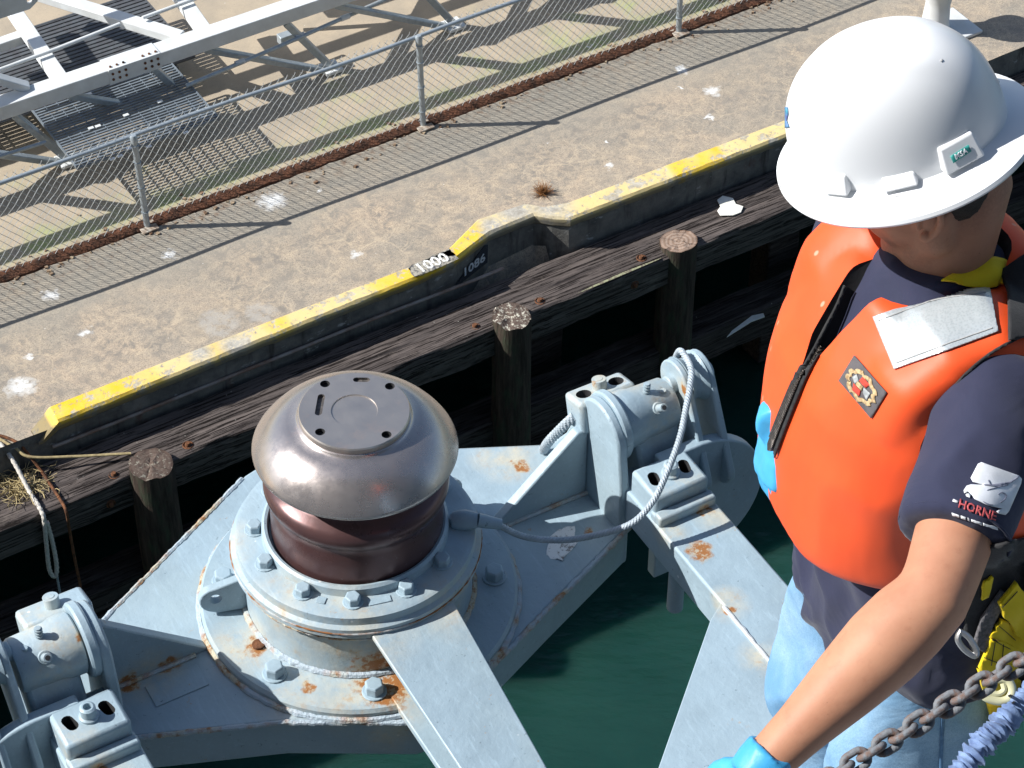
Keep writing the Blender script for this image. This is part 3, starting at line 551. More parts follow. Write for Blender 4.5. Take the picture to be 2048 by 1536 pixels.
def bronze(name, a, b, rough, metal=.8):
    M = Mat(name, rough, metal); n = M.noise(3.2, 5, .6, dist=.6); c = M.mix(M.ramp(n, .35, .65), a, b); c = M.mix(M.ramp(M.noise(9, 5, .7), .56, .72, 0, .6), c, (a[0]*1.25, a[1]*1.05, a[2]*.95))
    c = M.mix(M.ramp(M.noise(50, 5, .7), .66, .72, 0, .5), c, (.5, .5, .48)); M.color(c).rough(M.ramp(M.noise(14, 5, .7), .3, .7, rough-.07, rough+.12)); M.bump(M.noise(60, 4), .08, .002)
    return M.m
BRZ = bronze('worn_bronze', (.50, .43, .395), (.38, .345, .335), .25); BRZC = bronze('bronze_cap', (.54, .485, .44), (.44, .41, .39), .34)
BRZD = bronze('dark_bronze', (.115, .058, .056), (.075, .042, .045), .30, .45); HOLE = simple('hole_dark', (.03, .03, .032), None, .7, 0, 9, 0)
SLOT = simple('slot_cast', (.20, .18, .17), (.08, .075, .07), .6, .5, 120, .8, 90)
fl = empty('fairlead_roller', rot=FM.to_3x3(), label='grey painted fairlead platform with upright bronze mushroom roller in its middle', cat='fairlead'); fl.matrix_basis = FM
def arc(c, r, a0, a1, n=10): return [(c[0]+r*cos(radians(a0+(a1-a0)*k/n)), c[1]+r*sin(radians(a0+(a1-a0)*k/n))) for k in range(n+1)]
YZ = Matrix(((0, 0, 1, 0), (1, 0, 0, 0), (0, 1, 0, 0), (0, 0, 0, 1)))           # prism outline (y, z), thickness along x
XZ = Matrix(((1, 0, 0, 0), (0, 0, -1, 0), (0, 1, 0, 0), (0, 0, 0, 1)))          # outline (x, z), thickness along -y
b = NB(); prism(b, [(-.625, -.105), (-.30, -.235), (-.06, -.375), (.02, -.385), (.10, -.345), (.35, -.235), (.635, -.115), (.64, .195), (.08, .47), (.0, .485), (-.06, .47), (-.625, .168)], -.115, 0)
obj('base_plate', b, PAINT, fl, bevel=.007, angle=30)
def bead(name, R, z, r, parent=fl, mat=WELD, a0=0, a1=360):
    b = NB(); n = 150; P = []
    for k in range(n+(0 if a1-a0 >= 360 else 1)):
        a = radians(a0+(a1-a0)*k/n); q = .0025*noise.noise(V((a*24, 1, R))); P.append(V(((R+q)*cos(a), (R+q)*sin(a), z+q*.6)))
    tube(b, P, [r*(1+.35*noise.noise(V((k*.9, 5, R)))) for k in range(len(P))], 7, closed=a1-a0 >= 360); return obj(name, b, mat, parent)
b = NB(); lathe(b, [(0, -.004), (.352, -.004), (.353, .022), (.347, .03), (.2, .030), (0, .03)], 96); flange = obj('mounting_flange', b, PAINT, fl, angle=25)
bead('weld_bead', .355, .004, .008)
for A_, C_ in (((-.615, -.11, -.002), (-.30, -.238, -.002)), ((-.30, -.238, -.002), (-.06, -.376, -.002)), ((.635, -.118, -.002), (.35, -.238, -.002)), ((.35, -.238, -.002), (.1, -.347, -.002)), ((-.622, .165, -.002), (-.07, .462, -.002))):
    b = NB(); A_, C_ = V(A_), V(C_); n_ = int((C_-A_).length/.008); tube(b, [A_.lerp(C_, k/n_)+V((0, .002*noise.noise(V((k*.6, 1, A_.x))), .0015*noise.noise(V((k*.6, 4, A_.x))))) for k in range(n_+1)], [.0062*(1+.35*noise.noise(V((k*.9, 2, A_.x)))) for k in range(n_+1)], 7); obj('weld_bead', b, WELD, fl)
b = NB(); lathe(b, [(.248, .028), (.252, .03), (.252, .172), (.2, .172), (.2, .028)], 96, closed=True); obj('drum', b, PAINT, fl, angle=30)
bead('weld_bead', .255, .033, .008)
b = NB(); lathe(b, [(.251, .164), (.268, .168), (.274, .176), (.272, .198), (.262, .203), (.260, .222), (.250, .226), (.204, .227), (.202, .247), (.196, .252), (.190, .250), (.187, .225), (.15, .225), (.15, .164)], 120, closed=True); obj('bolt_ring', b, PAINT, fl, angle=28)
bead('weld_bead', .262, .164, .007); bead('rust_seam', .273, .187, .0022, mat=RSEAM)
def hexbolt(name, p, r, h, parent=fl, mat=None, rz=0):
    b = NB(); lathe(b, [(0, 0), (r*1.0, 0), (r*1.0, h*.85), (r*.88, h), (0, h*1.02)], 6, Matrix.Rotation(rz, 4, 'Z')); lathe(b, [(0, 0), (r*1.28, 0), (r*1.28, h*.16), (0, h*.16)], 18)
    o = obj(name, b, mat or PAINT, parent, smooth=False, bevel=.002); o.location = p; return o
for k in range(12):
    a = radians(-88+30*k+random.uniform(-1.5, 1.5)); hexbolt('ring_bolt', (.218*cos(a), .218*sin(a), .226), .0175, .022, rz=random.random())
for a in (-154, -111, -24, 20, 62, 105, 147):
    a = radians(a); hexbolt('flange_bolt', (.302*cos(a), .302*sin(a), .03), .0215, .03, rz=random.random())
a = radians(-171); b = NB(); lathe(b, [(0, 0), (.014, 0), (.014, .006), (0, .006)], 14); o = obj('rusted_stud', b, RUST, fl); o.location = (.27*cos(a), .27*sin(a), .03)
for a, w in ((-104, .05), (-136, .02)):
    b = NB(); prism(b, [(-w/2, -.009), (w/2, -.009), (w/2, .009), (-w/2, .009)], 0, .0022); a = radians(a); o = obj('cast_tab', b, PAINT, fl, bevel=.001); o.matrix_basis = Matrix.Translation((.222*cos(a), .222*sin(a), .2268)) @ Matrix.Rotation(a+pi/2, 4, 'Z')
# roller: neck, mushroom head, cap; leans a hair to the right
RT = Matrix.Rotation(.023, 4, 'Y')
b = NB(); lathe(b, [(0, .2), (.1865, .2), (.1865, .285), (.184, .32), (.1815, .334), (.186, .343), (.195, .356), (.1985, .371), (.1965, .386), (.186, .397), (.171, .404), (.160, .413), (.153, .428), (.150, .447), (0, .447)], 96, RT); obj('roller_neck', b, BRZD, fl, angle=50)
hp = [(0, .43), (.15, .446), (.185, .456), (.2115, .4625), (.2155, .465), (.2172, .4695), (.2145, .4755), (.207, .4875), (.196, .502), (.183, .516), (.169, .528), (.154, .5375), (.139, .544), (.125, .5475), (.119, .552), (.117, .5553), (0, .5553)]
b = NB(); lathe(b, hp, 120, RT); head = obj('roller_head', b, BRZ, fl, angle=70)
b = NB(); lathe(b, [(0, .5545), (.1155, .5545), (.1165, .558), (.1165, .568), (.1145, .571), (.0485, .571), (.0475, .5685), (0, .5685)], 96); cap = obj('roller_cap', b, BRZC, head, angle=25); cap.matrix_basis = RT
b = NB()
for x, y in ((-.016, .104), (.100, .033), (-.090, -.021), (.026, -.093)): cyl(b, (x-.001, y-.003, .56), (x-.001, y-.003, .60), .0105, seg=18)
cutout(cap, b, HOLE)
b = NB()
def slot(b, c, d, L, w, z0, z1):
    c = V((c[0], c[1], 0)); d = V((d[0], d[1], 0)).normalized(); q = V((-d.y, d.x, 0)); P = []
    for e, a0 in ((1, -90), (-1, 90)):
        for k in range(7): a = radians(a0+180*k/6); P.append(c+d*(e*L/2)+(d*cos(a)+q*sin(a))*w)
    prism(b, [(p.x, p.y) for p in P], z0, z1)
slot(b, (.056, .076), (.032, -.018), .022, .0068, .564, .60); slot(b, (-.055, .049), (.041, .062), .05, .0075, .564, .60)
cutout(cap, b, SLOT)
for m in cap.data.materials: pass
# front strut: sloping top plate, bottom plate, web
def plate4(b, top, th):
    a = [b.verts.new(V(p)) for p in top]; n = (a[1].co-a[0].co).cross(a[2].co-a[0].co).normalized(); n = n if n.z > 0 else -n
    c = [b.verts.new(v.co-n*th) for v in a]; b.faces.new(a); b.faces.new(c[::-1])
    for k in range(len(a)): b.faces.new((a[k], c[k], c[(k+1) % len(a)], a[(k+1) % len(a)]))
b = NB(); plate4(b, [(-.096, -.243, .185), (.100, -.243, .185), (.055, -1.25, .0), (-.05, -1.25, .0)], .014); stt = obj('strut_plate', b, PAINT, fl, bevel=.003)
b = NB(); plate4(b, [(-.085, -.305, .034), (.085, -.305, .034), (.06, -1.25, -.06), (-.058, -1.25, -.06)], .02); obj('strut_plate', b, PAINT, fl, bevel=.003)
b = NB(); 
for x in (.03,): plate4(b, [(x-.006, -.25, .172), (x+.006, -.25, .172), (x+.006, -1.2, 0.), (x-.006, -1.2, 0.)], .012); 
prism(b, [(-1.2, -.06), (-.252, .02), (-.252, .17), (-1.2, -.004)], .02, .032, YZ); obj('strut_web', b, PAINT, fl)
b = NB(); tube(b, [V((-.094+.19*k/30, -.246-.003*noise.noise(V((k*.8, 0, 0))), .181)) for k in range(31)], [.006*(1+.4*noise.noise(V((k*1.1, 3, 0)))) for k in range(31)], 7); obj('weld_bead', b, WELD, fl)
# lifting eyes on the drum
for a in (22, 163):
    b = NB(); prism(b, [(.24, -.05)] + [(.318, -.05)] + arc((.318, -.01), .036, -60, 90, 8) + [(.24, .05)], -.011, .011, XZ); o = obj('lifting_eye', b, PAINT, fl, bevel=.003)
    o.matrix_basis = Matrix.Translation((0, 0, .085)) @ Matrix.Rotation(radians(a), 4, 'Z'); c = NB(); cyl(c, (.318, -.05, -.004), (.318, .05, -.004), .0145, seg=18); cutout(o, c, PAINT)
# brackets at both ends
for sx in (1, -1):
    X = lambda x: x*sx
    b = NB(); prism(b, [(X(.36), -.002), (X(.606), -.002), (X(.606), .205), (X(.58), .205), (X(.36), .008)], -.052, -.026, XZ); obj('gusset', b, PAINT, fl, bevel=.004)
    b = NB(); out = [(-.122, -.112), (.19, -.112), (.19, .02), (.125, .11)] + arc((-.018, .228), .086, 40, 180, 14) + [(-.118, .14)]
    prism(b, out, .606, .630); b.transform(YZ); b.transform(Matrix.Diagonal((sx, 1, 1, 1))); obj('end_plate', b, PAINT, fl, bevel=.006)
    b = NB(); lathe(b, [(0, .628), (.080, .628), (.083, .633), (.083, .646), (.079, .651), (0, .651)], 48, Matrix(((0, 0, sx, 0), (1, 0, 0, -.016), (0, 1, 0, .24), (0, 0, 0, 1)))); obj('hinge_collar', b, PAINT, fl, angle=30)
    b = NB(); tube(b, [V((X(.39+.22*k/20), .022, .004)) for k in range(21)], .006, 6); obj('weld_bead', b, WELD, fl)
b = NB(); prism(b, [(-.521, -.004), (-.398, -.003), (-.398, -.066), (-.522, -.067)], .0, .003); obj('patch_plate', b, PAINT, fl, bevel=.001)
b = NB(); prism(b, [(.03*cos(a)*(1+.5*noise.noise(V((cos(a)*2, sin(a)*2, 0)))), .055*sin(a)*(1+.4*noise.noise(V((sin(a)*2, cos(a)*2, 3))))) for a in [k*.2513 for k in range(25)]], 0, .002); jitter(b, .003, 60)
o = obj('white_dropping', b, worn('droppings', (.75, .76, .76), (.22, .2, .19), .58, 60), fl); o.matrix_basis = Matrix.Translation((.475, -.085, .0003)) @ Matrix.Rotation(-.9, 4, 'Z')

# ---------------------------------------------------------------- the two swing arms hinged to the platform
def swing_arm(sx, label):
    H = V((.73*sx, -.016, 0)); root = empty('swing_arm', label=label, cat='swing arm', group='swing arms hinged to the platform'); root.matrix_basis = FM @ Matrix.Translation(H)
    sh = Matrix.Translation(-H) @ Matrix.Diagonal((sx, 1, 1, 1))           # shapes below are drawn for the right arm in platform coordinates
    def P(name, b, mat=PAINT2, par=None, bevel=.004, **k): b.transform(sh); return obj(name, b, mat, par or root, bevel=bevel, **k)
    ax = Matrix(((0, 0, 1, 0), (1, 0, 0, -.016), (0, 1, 0, .24), (0, 0, 0, 1)))
    b = NB(); lathe(b, [(0, .653), (.064, .653), (.068, .657), (.068, .69), (.063, .704), (.060, .785), (.055, .792), (0, .792)], 40, ax); bar_ = P('barrel', b, bevel=0, angle=40)
    b = NB(); prism(b, [(-.125, .05), (.055, .05), (.05, .2), (.03, .245), (-.06, .235), (-.105, .145)], .672, .788); b.transform(YZ); P('barrel_saddle', b, bevel=.01)
    b = NB(); prism(b, [(-1.45, .03), (-.06, .03), (-.06, .13), (-1.45, .13)], .62, .776); b.transform(YZ); P('beam', b, bevel=.006)
    b = NB(); box(b, (.698, -.176, .157), (.142, .105, .075)); blk = P('clamp_block', b, bevel=.009)
    blk.modifiers.clear() if False else bake(blk)
    c = NB(); 
    for x in (.658, .738): 
        slot(c, (x, -.172), (.25, 1), .018, .0125, .14, .25)
    c.transform(sh); cutout(blk, c, HOLE)
    b = NB(); lathe(b, [(0, .19), (.021, .19), (.021, .2), (.0165, .203), (.0165, .224), (.012, .227), (.009, .227), (.009, .214), (0, .214)], 24, Matrix.Translation((.698, -.176, 0))); P('stud', b, bevel=0, angle=30)
    b = NB(); box(b, (.698, -.243, .142), (.150, .028, .03)); box(b, (.698, -.228, .135), (.150, .03, .03)); P('clamp_rib', b, bevel=.006)
    T = Matrix.Translation((.665, .066, .226)) @ Matrix.Rotation(radians(-14), 4, 'X')
    b = NB(); box(b, (0, 0, 0), (.15, .075, .085)); b.transform(T); bk = P('clamp_block', b, bevel=.01); bake(bk)
    c = NB()
    for x in (-.043, .043): cyl(c, (x, 0, .01), (x, 0, .08), .018, seg=20)
    c.transform(T); c.transform(sh); cutout(bk, c, HOLE)
    b = NB(); cyl(b, (0, .0, .03), (0, .0, .066), .017, seg=20); cyl(b, (0, 0, .066), (0, 0, .067), .009, seg=14); b.transform(T); P('stud', b, bevel=.002)
    d = V((0, -.72, .69)); p = V((.735, -.016, .24)); b = NB()
    cyl(b, p+d*.05, p+d*.066, .017, .014, seg=20); cyl(b, p+d*.062, p+d*.093, .0095, seg=16); P('grease_nipple', b, bevel=.001); b = NB(); cyl(b, p+d*.092, p+d*.0936, .0055, seg=14); P('nipple_bore', b, HOLE, bevel=0)
    d = V((0, -.05, 1)); p = V((.728, -.016, .24)); b = NB(); cyl(b, p+d*.055, p+d*.09, .0062, seg=10)
    for k in range(3): cyl(b, p+d*(.064+k*.009), p+d*(.068+k*.009), .0088, seg=10)
    P('screw', b, bevel=0); p = V((.765, -.03, .24)); b = NB(); cyl(b, p+d*.05, p+d*.063, .007, seg=10); P('plug', b, bevel=.001)
    def hull2(c1, r1, c2, r2):
        dx = V((c2[0]-c1[0], c2[1]-c1[1])); a = math.degrees(atan2(dx.y, dx.x)); return arc(c1, r1, a+90, a+270, 14) + arc(c2, r2, a-90, a+90, 14)
    for x in (.806, .868):
        b = NB(); prism(b, hull2((-.012, .285), .058, (-.125, .09), .045), x, x+.017); b.transform(YZ); P('cheek_plate', b, bevel=.004)
    b = NB(); lathe(b, [(0, .823), (.06, .823), (.05, .838), (.05, .852), (.06, .868), (0, .868)], 36, Matrix(((0, 0, 1, 0), (1, 0, 0, -.012), (0, 1, 0, .285), (0, 0, 0, 1)))); P('sheave', b, bevel=0, angle=30)
    b = NB(); cyl(b, (.79, -.01, .285), (.905, -.01, .285), .022, seg=20); P('sheave_pin', b, bevel=.003)
    b = NB(); prism(b, arc((.795, .0), .195, -90, 90, 30) + [(.70, .195), (.70, -.195)], .105, .135); b.transform(XZ); P('round_plate', b, bevel=.004)
    b = NB(); cyl(b, (.655, -.29, -.12), (.655, -.29, .04), .019, seg=20); P('pipe_stub', b, bevel=.002)
    b = NB(); plate4(b, [(.622, -.505, .127), (.575, -.535, .127), (.10, -.965, .127), (.10, -1.45, .127), (.622, -1.45, .127)], .014); P('web_plate', b, bevel=.002)
    b = NB(); tube(b, [V((.619+.002*noise.noise(V((k*.7, 1, 1))), -.52-.9*k/60, .130)) for k in range(61)], [.0045*(1+.5*noise.noise(V((k*1.3, 2, 2)))) for k in range(61)], 6); P('weld_bead', b, worn('pale_weld', (.66, .68, .68), (.5, .53, .56), .5, 60), bevel=0)
    return root
swing_arm(1, 'grey painted swing arm beside the worker in the orange vest'); swing_arm(-1, 'grey painted swing arm at the lower left corner below the ropes')
WIRE = simple('wire_rope_paint', (.42, .48, .53), (.30, .35, .39), .5, .1, 50, .3, 300)
def wire(pts, label, r=.0069):
    P = smooth_path(smooth_path([FM @ V(p) for p in pts], 10), 7); b = NB(); tube(b, P, r, 18, lobes=6, lobe=.14, twist=1/(r*1.1)); return tag(obj('wire_rope', b, WIRE), label, 'wire rope')
wr = wire([(.835, .05, .1), (.838, .045, .25), (.837, .02, .345), (.836, -.012, .352), (.825, -.05, .35), (.80, -.085, .34), (.765, -.125, .325), (.71, -.185, .305), (.639, -.241, .272), (.59, -.265, .235), (.53, -.268, .2), (.437, -.222, .165), (.37, -.195, .17), (.312, -.173, .195), (.262, -.150, .24)], 'painted twisted wire rope looping from the sheave to the roller platform')
b = NB(); p0, p1, p2 = [FM @ V(p) for p in ((.275, -.155, .232), (.232, -.130, .245), (.186, -.098, .240))]
tube(b, smooth_path([p0, p1], 3), [.0125, .013, .015, .016], 14); tube(b, smooth_path([p1, p2], 4), [.016, .020, .023, .022, .018], 14, flat=.7); obj('wire_socket', b, PAINT, wr)
w2 = wire([FM.inverted() @ at(u, v, 10.9+z) for u, v, z in ((1150, 832, .22), (1132, 848, .19), (1112, 868, .14), (1094, 888, .08), (1080, 915, -.1))], 'short wire rope end behind the right hand bracket', .011)
# unseen ship's side behind the camera, added to block sky light
bm = NB(); box(bm, (0, -7.2, 11), (70, 11, 28)); tag(obj('ship_sky_blocker', bm, simple('ship_grey_side', (.20, .25, .30), None, .6), smooth=False), 'unseen grey ship side added behind the viewpoint to block sky light', 'ship side', kind='structure')
# ---------------------------------------------------------------- the worker
H0 = V((.55, 2.41, 12.39)); YAW = radians(18)
pf = V((-cos(YAW), -sin(YAW), 0)); pl = V((sin(YAW), -cos(YAW), 0)); pz = V((0, 0, 1))
def B(x, y, z):
    x -= .045*max(0., min(1., (.40-z)/.42))
    return H0 + pf*x + pl*y + pz*z
def fabric(name, a, b, sc=6, wsc=900, rough=.85, bump=.25, fold=.0):
    M = Mat(name, rough, spec=.25); M.color(M.mix(M.ramp(M.noise(sc, 5), .35, .65), a, b)); M.b.inputs['Sheen Weight'].default_value = .1
    M.bump(M.noise(wsc, 2), bump, .0006)
    if fold: M.bump(M.noise(9, 3, .5, dist=1.0), fold, .01)
    return M.m
Ms = Mat('skin', .56, spec=.32); n_ = Ms.noise(14, 5)
Ms.color(Ms.mix(Ms.ramp(n_, .35, .65), (.49, .245, .150), (.42, .195, .118))); Ms.color(Ms.mix(Ms.ramp(Ms.noise(55, 5, .7), .55, .7, 0, .35), Ms.c, (.36, .15, .09))); Ms.color(Ms.mix(Ms.ramp(Ms.voro(46, 'F1'), .06, .03, 0, .55), Ms.c, (.16, .07, .04))); Ms.b.inputs['Subsurface Weight'].default_value = .06; Ms.b.inputs['Subsurface Radius'].default_value = (.012, .004, .002); Ms.b.inputs['Subsurface Scale'].default_value = .6
STUB = []
Ms.bump(Ms.noise(420, 3, .7), .12, .0012); Ms.bump(Ms.noise(16, 3, .5), .10, .004); SKIN = Ms.m
NAVY = fabric('navy_cotton', (.024, .027, .056), (.032, .035, .068), 5, 700, .95, .3, .5)
Mo = Mat('orange_vinyl', .50, spec=.38); Mo.color(Mo.mix(Mo.ramp(Mo.noise(5, 4), .35, .65), (.86, .10, .022), (.80, .085, .02)))
Mo.color(Mo.mix(Mo.ramp(Mo.voro(19, 'F1', Mo.map((1, 1, .6))), .075, .045, 0, .6), Mo.c, (.80, .42, .30))); Mo.color(Mo.mix(Mo.ramp(Mo.noise(7, 6, .75, co=Mo.map((1, 1, .5), loc=(3, 0, 0))), .58, .7, 0, .35), Mo.c, (.48, .07, .025))); Mo.bump(Mo.noise(9, 2, .4, co=Mo.map((1, 1, .6))), .3, .012); Mo.bump(Mo.noise(420, 2), .05, .0006); ORANGE = Mo.m
Mj = Mat('pale_denim', .9, spec=.2); c_ = Mj.mix(Mj.ramp(Mj.noise(4.5, 5, .6), .36, .64), (.13, .28, .45), (.31, .46, .60)); c_ = Mj.mix(Mj.ramp(Mj.noise(420, 3, .7), .4, .65, 0, .5), c_, (.12, .22, .36))
Mj.color(c_).bump(Mj.noise(7, 4, .55, dist=1.2), .5, .018); Mj.bump(Mj.noise(700, 2), .3, .001); DENIM = Mj.m
GLOVE = simple('blue_nitrile', (.06, .37, .66), (.05, .32, .60), .45, 0, 12, .18, 60, .4, .003)
Mh = Mat('white_hat_plastic', .30, spec=.5); Mh.color(Mh.mix(Mh.ramp(Mh.noise(5, 4), .35, .65), (.80, .81, .82), (.77, .78, .80))); Mh.bump(Mh.noise(40, 2), .02, .001); Mh.color(Mh.mix(Mh.ramp(Mh.noise(38, 3, .7), .74, .78), Mh.c, (.38, .38, .38))); HATW = Mh.m
HAIR = simple('black_hair', (.022, .018, .016), (.035, .028, .024), .6, 0, 60, .8, 300, .3, .003)
YEL = fabric('yellow_webbing', (.86, .64, .012), (.74, .54, .01), 12, 500, .7, .5); BLKW = fabric('black_webbing', (.018, .018, .02), (.03, .03, .032), 30, 300, .75, .9)
Mx = Mat('silver_reflective_tape', .28, spec=.6); w_ = Mx.ramp(Mx.voro(330, 'F1'), .2, .6)
Mx.color(Mx.mix(w_, (.40, .44, .46), (.47, .51, .53))); Mx.b.inputs['Metallic'].default_value = .25; Mx.bump(Mx.noise(16, 3, .5, dist=.7), .4, .006); TAPE = Mx.m
feet = B(0, 0, 0); feet.z = 11.40
person = empty('person', feet, label='worker in white hard hat, orange life vest and navy shirt leaning beside the equipment', cat='person')
# landmarks
SHL, SHR = B(-.005, .185, .475), B(.0, -.185, .475)
def on_ray(u, v, P, L, far=False):             # point of a photo ray at distance L from P
    d = ray(u, v); m = _O-P; b = m.dot(d); c = m.dot(m)-L*L; s = max(b*b-c, 0)**.5; return _O + d*(-b + (s if far else -s))
ELL = on_ray(1872, 1188, SHL, .29); WRL = on_ray(1532, 1526, ELL, .268)
WRR = CD(1566, 838, 3.37); ELR = B(.02, -.26, .22)
HC = CD(1807, 280, 3.08)                       # middle of the hat's brim
hp_, hroll, hyaw = radians(21), radians(2), radians(176)
hf0 = V((cos(hyaw), sin(hyaw), 0)); hl = V((-hf0.y, hf0.x, 0)); hf = (hf0*cos(hp_) - pz*sin(hp_)); hu = hl.cross(hf)*-1
if hu.z < 0: hu = -hu
hl = hu.cross(hf)
HP = radians(11)                                # the head is bowed further than the hat's brim
def HD(x, y, z): x, z = x*cos(HP)+z*sin(HP), z*cos(HP)-x*sin(HP); return HC + hf*x + hl*y + hu*z
HM = Matrix(((hf.x, hl.x, hu.x, HC.x), (hf.y, hl.y, hu.y, HC.y), (hf.z, hl.z, hu.z, HC.z), (0, 0, 0, 1)))
# body pieces --------------------------------------------------
TORSO = [(-.15, .0, .150, .110), (-.08, -.005, .168, .122), (0, 0, .166, .120), (.10, .005, .155, .112), (.20, .01, .158, .115), (.30, .01, .168, .120), (.38, .008, .175, .118), (.44, .0, .178, .106), (.485, -.008, .165, .088), (.515, -.012, .12, .074), (.545, -.012, .075, .064)]
def torso(b, g=lambda z: (0, 0, 0), n=40, z0=-9, z1=9, p=2.35):
    R = []
    for z, x, w, d in TORSO:
        if not z0 <= z <= z1: continue
        a, c, s = g(z); R.append(ell(B(x+s, 0, z), pl*(w+a), pf*(d+c), n, p))
    loft(b, R)
def limb(b, pts, rad, n=20, flat=1.0):
    tube(b, pts, rad, n, flat=flat)
def ball(b, c, r, M=None):
    m = Matrix.Translation(V(c)) @ (M.to_4x4() if M is not None else Matrix()) @ (Matrix.Diagonal((r[0], r[1], r[2], 1)) if isinstance(r, (tuple, list)) else Matrix.Diagonal((r, r, r, 1)))
    bmesh.ops.create_uvsphere(b, u_segments=24, v_segments=16, radius=1, matrix=m)
HR = HM.to_3x3()
def arm(b, S, E, W, k=1.0):
    d1 = (E-S); d2 = (W-E)
    P = [S-d1*.02, S+d1*.15, S+d1*.4, S+d1*.65, S+d1*.9, E+d2*.02, E+d2*.16, E+d2*.32, E+d2*.55, E+d2*.8, E+d2*1.0, E+d2*1.06]
    R = [.052, .057, .054, .050, .046, .0465, .051, .0515, .044, .034, .0295, .029]
    limb(b, P, [r*k for r in R], 24)
def hand(b, W, d, n, side, k=1.0, curl=.55, palm=.088):
    d = V(d).normalized(); n = (V(n)-d*V(n).dot(d)).normalized(); s = d.cross(n)*side
    M = Matrix((s, d, n)).transposed()
    secs = []
    for t, w, h in ((-.02, .028, .021), (.0, .029, .02), (.03, .036, .0185), (.06, .041, .0165), (.085, .041, .0135), (.095, .036, .01)): secs.append(ell(W+d*t*palm/.088, s*w*k, n*h*k, 18, 2.6))
    loft(b, secs)
    for i, (o, L, r) in enumerate(((.030, .070, .0088), (.010, .079, .0090), (-.010, .074, .0088), (-.029, .058, .0078))):
        p = W+d*(.080-abs(o-.005)*.18)+s*o; a = .12+.05*i; P = [p-d*.02, p]; f = d
        for seg, part in enumerate((.46, .30, .24)):
            a += curl*(.55, 1.0, .75)[seg]*(1+.12*i); f = d*cos(a) - n*sin(a) + s*o*1.1; P.append(P[-1]+f.normalized()*L*part)
        tube(b, smooth_path(P, 3), [r*k*1.06]*4 + [r*k*(1.04-.03*q) for q in range(3*(len(P)-1)+1-4)], 12); ball(b, P[-1], r*k*.9)
    t0 = W+d*.022+s*.026; t1 = t0+(s*.8+d*.55-n*.35).normalized()*.035; t2 = t1+(s*.25+d*.85-n*.45).normalized()*.032; t3 = t2+(d*.85-n*.5-s*.1).normalized()*.025
    tube(b, smooth_path([W+d*.005+s*.012, t0, t1, t2, t3], 3), [.016*k]*3+[.0145*k]*3+[.0115*k]*3+[.0105*k]*3+[.009*k], 12); ball(b, t3, .0095*k)
HLD = CD(1500, 1640, 2.98)-WRL
def both_hands(b, k=1.0):
    hand(b, WRL, HLD, V((-.25, -.55, .8)), 1, k, .5); hand(b, WRR, CD(1530, 985, 3.41)-WRR, V((-.9, -.1, .35)), 1, k, .35)
# body: one continuous surface
b = NB(); torso(b)
limb(b, [B(-.015, 0, .47), B(-.01, -.012, .55), HD(-.035, 0, -.10), HD(-.025, 0, -.02)], [.075, .063, .062, .066], 24, 1.05)
limb(b, [B(-.01, .10, .475), SHL, SHL+(ELL-SHL)*.2], [.05, .058, .058], 20); limb(b, [B(-.01, -.10, .475), SHR, SHR+(ELR-SHR)*.2], [.05, .058, .058], 20)
arm(b, SHL, ELL, WRL); arm(b, SHR, ELR, WRR); both_hands(b, .92)
ball(b, HD(-.005, 0, .01), (.098, .078, .10), HR); ball(b, HD(.025, 0, -.062), (.070, .067, .078), HR); ball(b, HD(.045, 0, -.105), (.050, .054, .044), HR); ball(b, HD(.076, 0, -.146), (.026, .028, .021), HR); ball(b, HD(.03, 0, -.12), (.058, .05, .045), HR)
for s in (1, -1): limb(b, [HD(-.008, s*.060, -.065), HD(.012, s*.059, -.118), HD(.048, s*.040, -.143), HD(.078, s*.008, -.150)], [.027, .027, .025, .023], 16)
for s in (1, -1): ball(b, HD(.02, s*.043, -.100), (.052, .027, .036), HR); ball(b, HD(.052, s*.034, -.045), (.032, .028, .03), HR)
limb(b, [HD(.088, 0, -.012), HD(.102, 0, -.035), HD(.114, 0, -.066), HD(.098, 0, -.075)], [.011, .0125, .016, .012], 12)
for s in (1, -1): ball(b, HD(.098, s*.012, -.069), .0095)
ball(b, HD(.091, 0, -.102), (.010, .022, .0065), HR); ball(b, HD(.088, 0, -.113), (.010, .019, .0065), HR)
EARS = []; body_b = b
for s in (1, -1):                               # ears: rim, lobe, hollow stays between them
    b = NB(); E0 = HD(.006, s*.080, -.070); eu = (hu*.97-hf*.2).normalized(); ef = (hf*.9+hu*.2).normalized(); eo = hl*s
    P = [E0+ef*.012-eu*.004+eo*.002, E0+ef*.008+eu*.02+eo*.006, E0+eu*.028-ef*.004+eo*.009, E0+eu*.02-ef*.016+eo*.011, E0-ef*.017+eo*.010, E0-eu*.016-ef*.010+eo*.007, E0-eu*.028+ef*.001+eo*.004, E0-eu*.024+ef*.009+eo*.001]
    tube(b, smooth_path(P, 4), .0048, 8); ball(b, E0-eu*.025+ef*.002+eo*.003, (.008, .005, .009), HR); ball(b, E0-ef*.006-eo*.001, (.016, .006, .022), HR); ball(b, E0+ef*.011-eu*.008+eo*.002, (.004, .004, .007), HR); EARS.append(remesh(b, .0021, 3))
b = body_b
for s in (1, -1):
    hip = B(0, s*.085, -.06); kn = B(.05, s*.11, -.46); an = B(-.02, s*.12, -.90)
    limb(b, [hip, hip.lerp(kn, .5), kn, kn.lerp(an, .35), an], [.085, .075, .055, .055, .04], 20); limb(b, [an+V((0, 0, -.04)), an+pf*.17+V((0, 0, -.05))], [.04, .035], 14)
b = remesh(b, .0058, 5, .5)
for eb in EARS:
    em = bpy.data.meshes.new('e'); eb.to_mesh(em); b.from_mesh(em); bpy.data.meshes.remove(em); eb.free()
_f = feet
